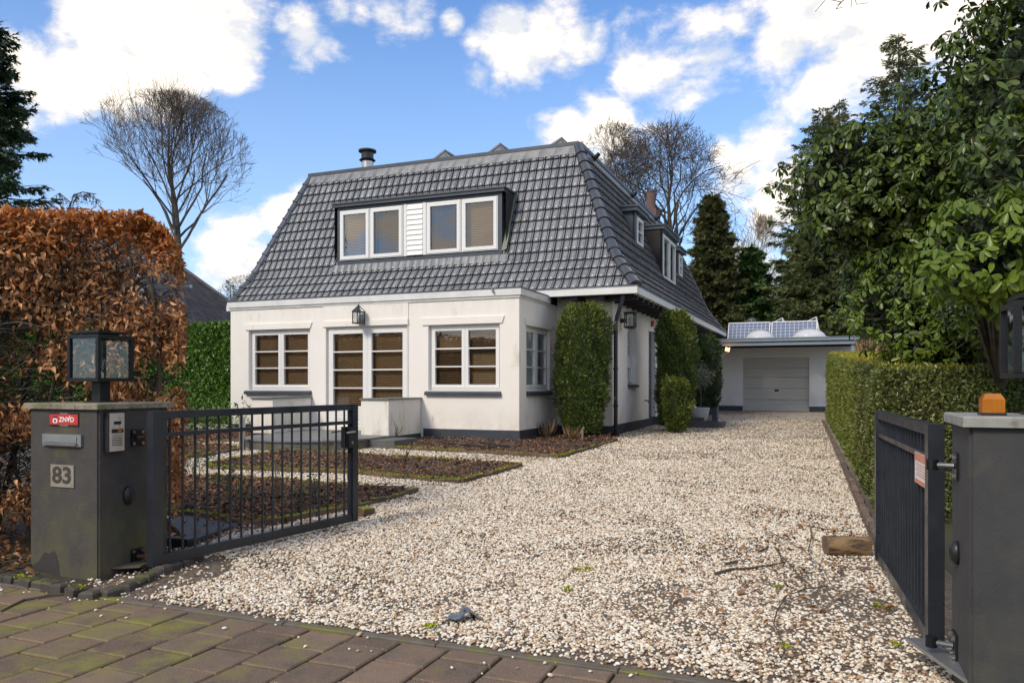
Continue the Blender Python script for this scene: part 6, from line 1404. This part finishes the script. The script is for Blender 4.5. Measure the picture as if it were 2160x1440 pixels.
# neighbour house
nb = thing('neighbour_house', 'neighbour house with a steep dark tiled hip roof behind the laurel hedge', 'house', (-22, 33, 0), ROT*.6)
def nh():
    x0, x1, y0, y1, ze, zt = -6.5, 8.05, 0, 9, 3.9, 8.4; xa, xb, ym = -3, 3.4, 4.5
    v = [(x0,y0,ze),(x1,y0,ze),(x1,y1,ze),(x0,y1,ze),(xa,ym,zt),(xb,ym,zt)]
    MB().add(v, [(0,1,5,4),(1,2,5),(2,3,4,5),(3,0,4)]).build('roof', M_nroof, nb)
    MB().box(x0+.5,x1-.5,y0+.5,y1-.5,0,ze+.05).build('wall', M_nwall, nb)
    rng = random.Random(5); Vs, Fs, b = [], [], 0; rows = 26
    for (a, c, e, f) in ((v[0], v[1], v[5], v[4]), (v[1], v[2], v[5], v[5])):
        a, c, e, f = map(Vector, (a, c, e, f)); nrm = (c-a).cross(f-a).normalized()
        for r in range(rows):
            t0, t1 = r/rows, (r+1.25)/rows; p0, p1 = a.lerp(f, t0), c.lerp(e, t0); q0, q1 = a.lerp(f, min(1,t1)), c.lerp(e, min(1,t1)); n_ = max(1, int((p1-p0).length/.28))
            for k in range(n_):
                f0, f1 = (k+.04)/n_, (k+.96)/n_; h = .05 + rng.uniform(0,.02)
                Vs.append([p0.lerp(p1,f0)+nrm*h, p0.lerp(p1,f1)+nrm*h*.5, q0.lerp(q1,f1)+nrm*.012, q0.lerp(q1,f0)+nrm*.02]); Fs.append(np.array([[b,b+1,b+2,b+3]])); b += 4
    o = obj('tile_field', np_mesh('tile_field', np.array([tuple(p) for q in Vs for p in q]), np.concatenate(Fs), M_nroof), nb); o['kind'] = 'stuff'
    mb = MB(); mb.tube([v[5], v[1]], .14, 6); mb.tube([v[4], v[5]], .16, 6); mb.tube([v[5], v[2]], .14, 6); mb.build('ridge_tiles', M_nroof, nb)
    mb = MB(); mb.lathe([(.12,0),(.12,.45),(.2,.5),(.02,.75)], 10, 6.3, 1.2, 4.75); mb.build('roof_vent', M_alu, nb)
    MB().box(6.6,8.3,1.6,1.8,5.5,5.62).build('solar_edge', M_alu, nb)
    mb = MB(); mb.lathe([(.16,0),(.16,.55)], 10, -.6, 3.6, 8.3); mb.lathe([(.26,.35),(.26,.4)], 10, -.6, 3.6, 8.3); mb.lathe([(.26,.58),(.26,.66)], 10, -.6, 3.6, 8.3); mb.build('chimney_cowl', M_steel, nb)
    MB().box(-1.6,.6,3.2,4.2,8.0,8.35).build('chimney', M_chim, nb)
nh()
# trees and a hedge across the street, behind the viewpoint: they shade the pillars and show in the window panes
for i, (x, y, h) in enumerate(((-12,-15,8),(-6,-17,8.5),(0,-16,8),(6,-18,9),(12,-15,8))):
    conifer('street_fir', ['leftmost evergreen across the street','evergreen left of the middle across the street','middle evergreen across the street','evergreen right of the middle across the street','rightmost evergreen across the street'][i], (x,y,0), h, 3.0, 90+i, M_pine, z0=.06, droop=.4, dens=.55, leafL=.7, leafW=.5, shape=.5, group='evergreens across the street')

# pampas clump beyond the hedge, garden green on the left
t = thing('dry_grass_clump', 'pale reddish dry grass plume beyond the far end of the right hedge', 'grass clump', (11.95, 26, gz(26)))
n = 1500; a = RNG.uniform(0,6.28,n); rr = RNG.uniform(0,.28,n); Pn = np.stack([rr*np.cos(a), rr*np.sin(a), RNG.uniform(0,1.9,n)],1); Dn = np.stack([np.cos(a)*.22, np.sin(a)*.22, np.ones(n)],1) + RNG.normal(0,.12,(n,3))
leaf_obj('blades', [leaves(Pn, Dn, rdir(n), RNG.uniform(.5,1.05,n), .03, T_RH)], M_grass, t)
n = 1600; Pn = RNG.normal(0,1,(n,3))*[1.3,.35,.25] + [0,0,.35]
o = leaf_obj('ground_cover', [leaves(Pn, rdir(n)+[0,0,.6], rdir(n), RNG.uniform(.08,.2,n), .05, T_RH)], M_green, None); o.location = (-8.3, 18.6, gz(18))

# ------------------------------------------------------------------ bed plants
def rose(label, px, py, h, seed, green=False, n=5, cat='rose bush', dz=.04):
    rnd = random.Random(seed); (x, y), = gpoly([(px, py)]); t = thing('bare_rose', label, cat, (x, y, gz(y)+dz), 0, 'bare rose bushes in the beds'); mb = MB(); tips = []
    for k in range(n):
        az = rnd.uniform(0,6.28); d = Vector((math.cos(az)*.35, math.sin(az)*.35, 1)).normalized(); p = Vector((rnd.uniform(-.04,.04), rnd.uniform(-.04,.04), -.02)); pts = [p.copy()]; hh = h*rnd.uniform(.5,1)
        for i in range(4):
            d = (d + Vector((rnd.gauss(0,.18), rnd.gauss(0,.18), 0))).normalized(); p = p + d*hh/4; pts.append(p.copy())
            if i > 0:
                a2 = rnd.uniform(0,6.28); e = p + Vector((math.cos(a2)*.6, math.sin(a2)*.6, .7))*hh*rnd.uniform(.12,.28); mb.tube([p, e], [.0035,.002], 3, cap=False); tips.append(e)
        tips.append(p.copy()); mb.tube(pts, [.007,.006,.005,.004,.0025], 4, cap=False)
    fast_build(mb, 'stems', M_barkgold if seed % 3 == 0 else M_twig, t)
    if green:
        m_ = 60; Pn = np.array([tuple(rnd.choice(tips)) for _ in range(m_)]) + RNG.normal(0,.05,(m_,3)); leaf_obj('leaves', [leaves(Pn, rdir(m_), rdir(m_), .045, .025, T_RH)], M_green, t)
for i, (px, py, h, gr, lab) in enumerate(((415,1025,.42,True,'leafy low rose seen through the gate near its hinge'),(505,1090,.45,True,'rose in the front bed in the middle of the gate'),(590,1060,.42,False,'bare rose in the front bed right of the gate middle'),
      (655,1075,.36,True,'low greenish rose in the front bed near the lock end'),(560,1000,.34,False,'thin bare rose in the middle bed behind the gate'),(700,980,.40,False,'thin bare rose by the round doorstep'),
      (835,935,.55,False,'bare rose left of the parapet corner'),(905,925,.62,False,'tall bare twiggy rose at the parapet end'),(930,1010,.35,False,'bare stems in the right tip of the middle bed'),(1010,995,.30,False,'shortest bare stems at the pointed bed corner'),
      (855,985,.42,False,'bare rose in the middle bed right of the gate'),(1060,925,.62,False,'thin tall stem before the sunroom corner'),(480,1050,.5,True,'green stemmed rose close behind the gate bars'))):
    rose(lab, px, py, h, 100+i, gr)
for i, (px, py, lab, h, col) in enumerate(((1155,925,'tan tuft of dry stems between the sunroom corner and the large yew',.62,M_grass),(1210,930,'dry reddish tuft at the foot of the large yew',.5,M_grass))):
    (x, y), = gpoly([(px, py)]); t = thing('dry_tuft', lab, 'dry plant', (x, y, gz(y)+.03)); n = 60; a = RNG.uniform(0,6.28,n); Pn = np.stack([.12*np.cos(a)*RNG.random(n), .12*np.sin(a)*RNG.random(n), np.zeros(n)],1)
    leaf_obj('blades', [leaves(Pn, np.stack([np.cos(a)*.5,np.sin(a)*.5,np.full(n,1.)],1)*RNG.uniform(.6,1,(n,1)), rdir(n), RNG.uniform(.15,h*.8,n), .007, T_RH)], col, t)
# fallen branch on the gravel
t = thing('fallen_branch', 'mossy fallen branch with thin twigs lying on the gravel before the log', 'branch', (0,0,0)); mb = MB(); mm = MB()
def gp(pts, z=.03): return [(x, y, gz(y)+z) for x, y in gpoly(pts)]
mb.tube(gp([(1508,1218),(1545,1208),(1575,1207),(1620,1200),(1650,1195)],.03), [.012,.010,.008,.006,.004], 5)
mb.tube(gp([(1575,1207),(1600,1205),(1612,1203)],.035), .006, 4)
for pts_ in ([(1622,1130),(1660,1150),(1700,1175),(1735,1210),(1755,1250)],[(1645,1180),(1665,1200),(1690,1235),(1715,1252),(1745,1255)],[(1745,1250),(1700,1255),(1660,1270),(1640,1290)],[(1660,1270),(1640,1300),(1632,1330),(1650,1370)],[(1700,1118),(1720,1122),(1760,1128)],[(1705,1175),(1712,1140),(1708,1115)],[(1650,1195),(1640,1170),(1645,1160)]):
    mb.tube(gp(pts_, .045), [.005,.0045,.004,.003,.002][:len(pts_)], 4)
mb.build('stem', M_twig, t); mm.tube(gp([(1530,1200),(1548,1196),(1560,1192)],.04), [.012,.011,.003], 5); mm.tube(gp([(1600,1170),(1615,1165),(1620,1158)],.03), .009, 4); mm.build('mossy_bark', M_sett, t)
o = MB().tube(gp([(2,1292),(50,1268),(110,1258),(190,1250)],.012), [.006,.008,.007,.004], 5).build('stick', M_twig); tag(o, 'thin stick lying along the mossy edge of the pavement at the lower left', 'stick')

# leaf litter, moss
def litter(poly, n, m, Lr=(.04,.08), dz=.06, name='leaf_litter', upr=.35):
    P = np.array(poly); x0, y0 = P.min(0); x1, y1 = P.max(0); X = RNG.uniform(x0, x1, n*3); Y = RNG.uniform(y0, y1, n*3); k = inpoly(X, Y, poly); X, Y = X[k][:n], Y[k][:n]; n = len(X)
    Z = gz_np(Y) + dz + RNG.uniform(0,.02,n); a = RNG.uniform(0,6.28,n); D = np.stack([np.cos(a), np.sin(a), RNG.normal(0,upr,n)],1); U = RNG.normal(0,.35,(n,3)) + [0,0,1]; L = RNG.uniform(*Lr, n)
    return leaf_obj(name, [leaves(np.stack([X,Y,Z],1), D, U, L, L*.6, T_BEECH)], m, None)
for b, n in ((BED_A, 700), (BED_B, 1500), (BED_C, 700), (BED_D, 300), (BED_E, 1500)):
    litter(b, int(n*1.3), M_litterd); litter(b, int(n*1.1), M_litter, dz=.065)
litter(gpoly([(-10,1208),(66,1222),(62,1195),(50,1150),(-10,1120),(-300,1090),(-300,1195)]), 650, M_litter, dz=.03, Lr=(.05,.09))
litter([(-4.9,6.9),(-2.6,6.5),(-2.4,8.0),(-3.6,9),(-6,9)], 700, M_litter, dz=.03)
litter([(.9,4.0),(2.2,4.3),(2.9,6.6),(3.7,8.2),(2.6,8.2),(1.2,6)], 130, M_litter, dz=.035)
litter([(-2.2,5.2),(2,3.8),(3.5,8),(9,22),(3,18),(-2,9)], 120, M_litter, dz=.035, Lr=(.03,.06))
litter([(2.7,16.8),(9.9,24),(9,32),(6,29)], 500, M_litterd, dz=.02, Lr=(.03,.06))
n = 2600
V = []
for (x, y, z, a, l) in moss_spots:
    k = 60; u = RNG.uniform(-l/2, l/2, k); w = RNG.normal(0,.018,k); P = np.stack([x+math.cos(a)*u - math.sin(a)*w, y+math.sin(a)*u+math.cos(a)*w, z + RNG.uniform(-.004,.010,k)],1); V.append(P)
tufts = gpoly([(1195,1250),(1218,1205),(1240,1204),(1655,1375),(1890,1370),(1850,1285),(1700,1165),(910,1330),(1640,1245),(1870,1290)])
for x, y in tufts:
    k = 30; V.append(np.stack([x+RNG.normal(0,.015,k), y+RNG.normal(0,.015,k), np.full(k,.022)+RNG.uniform(0,.012,k)],1))
P = np.concatenate(V); n = len(P); leaf_obj('moss', [leaves(P, rdir(n)*[.8,.8,.3]+[0,0,.5], rdir(n), RNG.uniform(.014,.030,n), .016, T_RH)], M_moss, None)

# ------------------------------------------------------------------ pebbles (geometry nodes instances on points)
def pebbles():
    rng = np.random.default_rng(5); cand = []
    def region(y0, y1, xa, xb, dens, jz): 
        A_ = (y1-y0)*(xb-xa); n = int(A_*dens); return np.stack([rng.uniform(xa, xb, n), rng.uniform(y0, y1, n)],1)
    for (y0, y1, xa, xb, d) in ((3.4,5.5,-3.0,3.1,5200),(5.5,7.5,-3.0,3.7,4900),(7.5,10,-4.9,4.7,3700),(10,13,-6.4,5.9,2300),(13,17,-8,7.5,900),(17,25,-2,11,260)):
        cand.append(region(y0, y1, xa, xb, d, 0))
    C = np.concatenate(cand); X, Y = C[:,0], C[:,1]
    lx = (X-PAV_O.x)*E1.x + (Y-PAV_O.y)*E1.y; ly = (X-PAV_O.x)*E2.x + (Y-PAV_O.y)*E2.y
    keep = ly > .02
    for b in BEDS: keep &= ~inpoly(X, Y, [(x*1.0, y*1.0) for x, y in b])
    hx = (X-HM.x)*E1.x + (Y-HM.y)*E1.y; hy = (X-HM.x)*E2.x + (Y-HM.y)*E2.y
    keep &= ~((hx < .02) & (hy > -.02)); keep &= ~((hx < -1.34) & (hy > -2.5)); keep &= ~((hx > -7.2) & (hx < -3.0) & (hy > -5.2) & ((hx+4.95)**2 + (hy+4.6)**2 < 1.36**2)) ; keep &= ~((hx > -7.2) & (hx < -3.6) & (hy > -3.9))
    keep &= X < 3.60 + (Y-8.05)*.3729 + np.where(Y < 6.2, .2, 0)
    # thin out: left verge soil, dirty patches
    soil = (X < -2.35 - .25*np.sin(Y*3)) & (Y < 7.9); keep &= ~(soil & (rng.random(len(X)) > .10))
    keep &= ~((X < -3.6) & (Y < 9.3) & (rng.random(len(X)) > .05))
    edge = np.clip(1 - (X + 2.35)/.5, 0, 1)*(Y < 6.2); keep &= rng.random(len(X)) > edge*.35
    v = np.array([noise.noise(Vector((x*1.3, y*1.3, 4.2))) + .5*noise.noise(Vector((x*4.3, y*4.3, 1.2))) for x, y in zip(X, Y)])
    rt = np.clip((X - .3)/1.8, 0, 1)*np.clip((8.5-Y)/2, 0, 1); lat = (X-1.5) - (Y-8)*.3729 + .25*np.sin(Y*.7); mid = np.exp(-(lat/.35)**2)*.22 + np.exp(-((lat-1.75)/.3)**2)*.2
    keep &= ~((v > .30 - .30*rt - mid) & (rng.random(len(X)) < .55))
    verge = (ly < .16) & (rng.random(len(X)) < .45); keep &= ~verge
    X, Y = X[keep], Y[keep]; n = len(X); Z = gz_np(Y) + .004 + rng.uniform(0,.012,n)
    # some strays on the pavement
    k = 42; sx = rng.uniform(-2.0, 1.9, k); sy = -rng.exponential(.16, k); q = [pw(a, b) for a, b in zip(sx, sy)]; X = np.append(X, [p.x for p in q]); Y = np.append(Y, [p.y for p in q]); Z = np.append(Z, np.full(k,.014))
    k = 160; a = rng.uniform(-4.6,-2.5,k); b = 4.95 + (-2.5-a)*.32 + rng.uniform(0,.5,k); X = np.append(X, a); Y = np.append(Y, b); Z = np.append(Z, np.full(k,.004))
    me = bpy.data.meshes.new('gravel_stones'); n = len(X); me.vertices.add(n); me.vertices.foreach_set('co', np.stack([X,Y,Z],1).astype(np.float32).ravel()); me.update()
    sc = me.attributes.new('size', 'FLOAT', 'POINT'); sz = rng.lognormal(0,.26,n)*.0083*(1 + np.clip((Y-7)/9,0,1.1)*.30); sc.data.foreach_set('value', sz.astype(np.float32))
    o = obj('gravel_stones', me); o['kind'] = 'stuff'
    pc = bpy.data.collections.new('pebble_shapes')
    for i in range(7):
        bm = bmesh.new(); bmesh.ops.create_icosphere(bm, subdivisions=2, radius=1)
        for vv in bm.verts:
            c = vv.co; f = 1 + .22*noise.noise(c*1.1 + Vector((i*7.3,0,0))) + .10*noise.noise(c*2.6 + Vector((i*3.1,5,0))); vv.co = Vector((c.x*f*1.18, c.y*f*.9, c.z*f*.62))
        m_ = bpy.data.meshes.new('pebble'); bm.to_mesh(m_); bm.free(); m_.materials.append(M_pebble); m_.polygons.foreach_set('use_smooth', [True]*len(m_.polygons)); po = bpy.data.objects.new('pebble', m_); pc.objects.link(po)
    ng = bpy.data.node_groups.new('scatter_stones', 'GeometryNodeTree'); ng.interface.new_socket('Geometry', in_out='INPUT', socket_type='NodeSocketGeometry'); ng.interface.new_socket('Geometry', in_out='OUTPUT', socket_type='NodeSocketGeometry')
    N = ng.nodes.new; L = ng.links.new; gi = N('NodeGroupInput'); go = N('NodeGroupOutput'); ip = N('GeometryNodeInstanceOnPoints'); ci = N('GeometryNodeCollectionInfo')
    ci.inputs['Collection'].default_value = pc; ci.inputs['Separate Children'].default_value = True; ci.inputs['Reset Children'].default_value = True
    ip.inputs['Pick Instance'].default_value = True; rv = N('FunctionNodeRandomValue'); rv.data_type = 'FLOAT_VECTOR'; rv.inputs['Min'].default_value = (-.45,-.45,0); rv.inputs['Max'].default_value = (.45,.45,6.283)
    na = N('GeometryNodeInputNamedAttribute'); na.data_type = 'FLOAT'; na.inputs['Name'].default_value = 'size'
    m2p = N('GeometryNodeMeshToPoints'); L(gi.outputs[0], m2p.inputs['Mesh']); L(m2p.outputs[0], ip.inputs['Points'])
    L(ci.outputs[0], ip.inputs['Instance']); L(rv.outputs[0], ip.inputs['Rotation']); L(na.outputs['Attribute'], ip.inputs['Scale']); L(ip.outputs[0], go.inputs[0])
    md = o.modifiers.new('scatter', 'NODES'); md.node_group = ng
    print('pebbles', n)
pebbles()
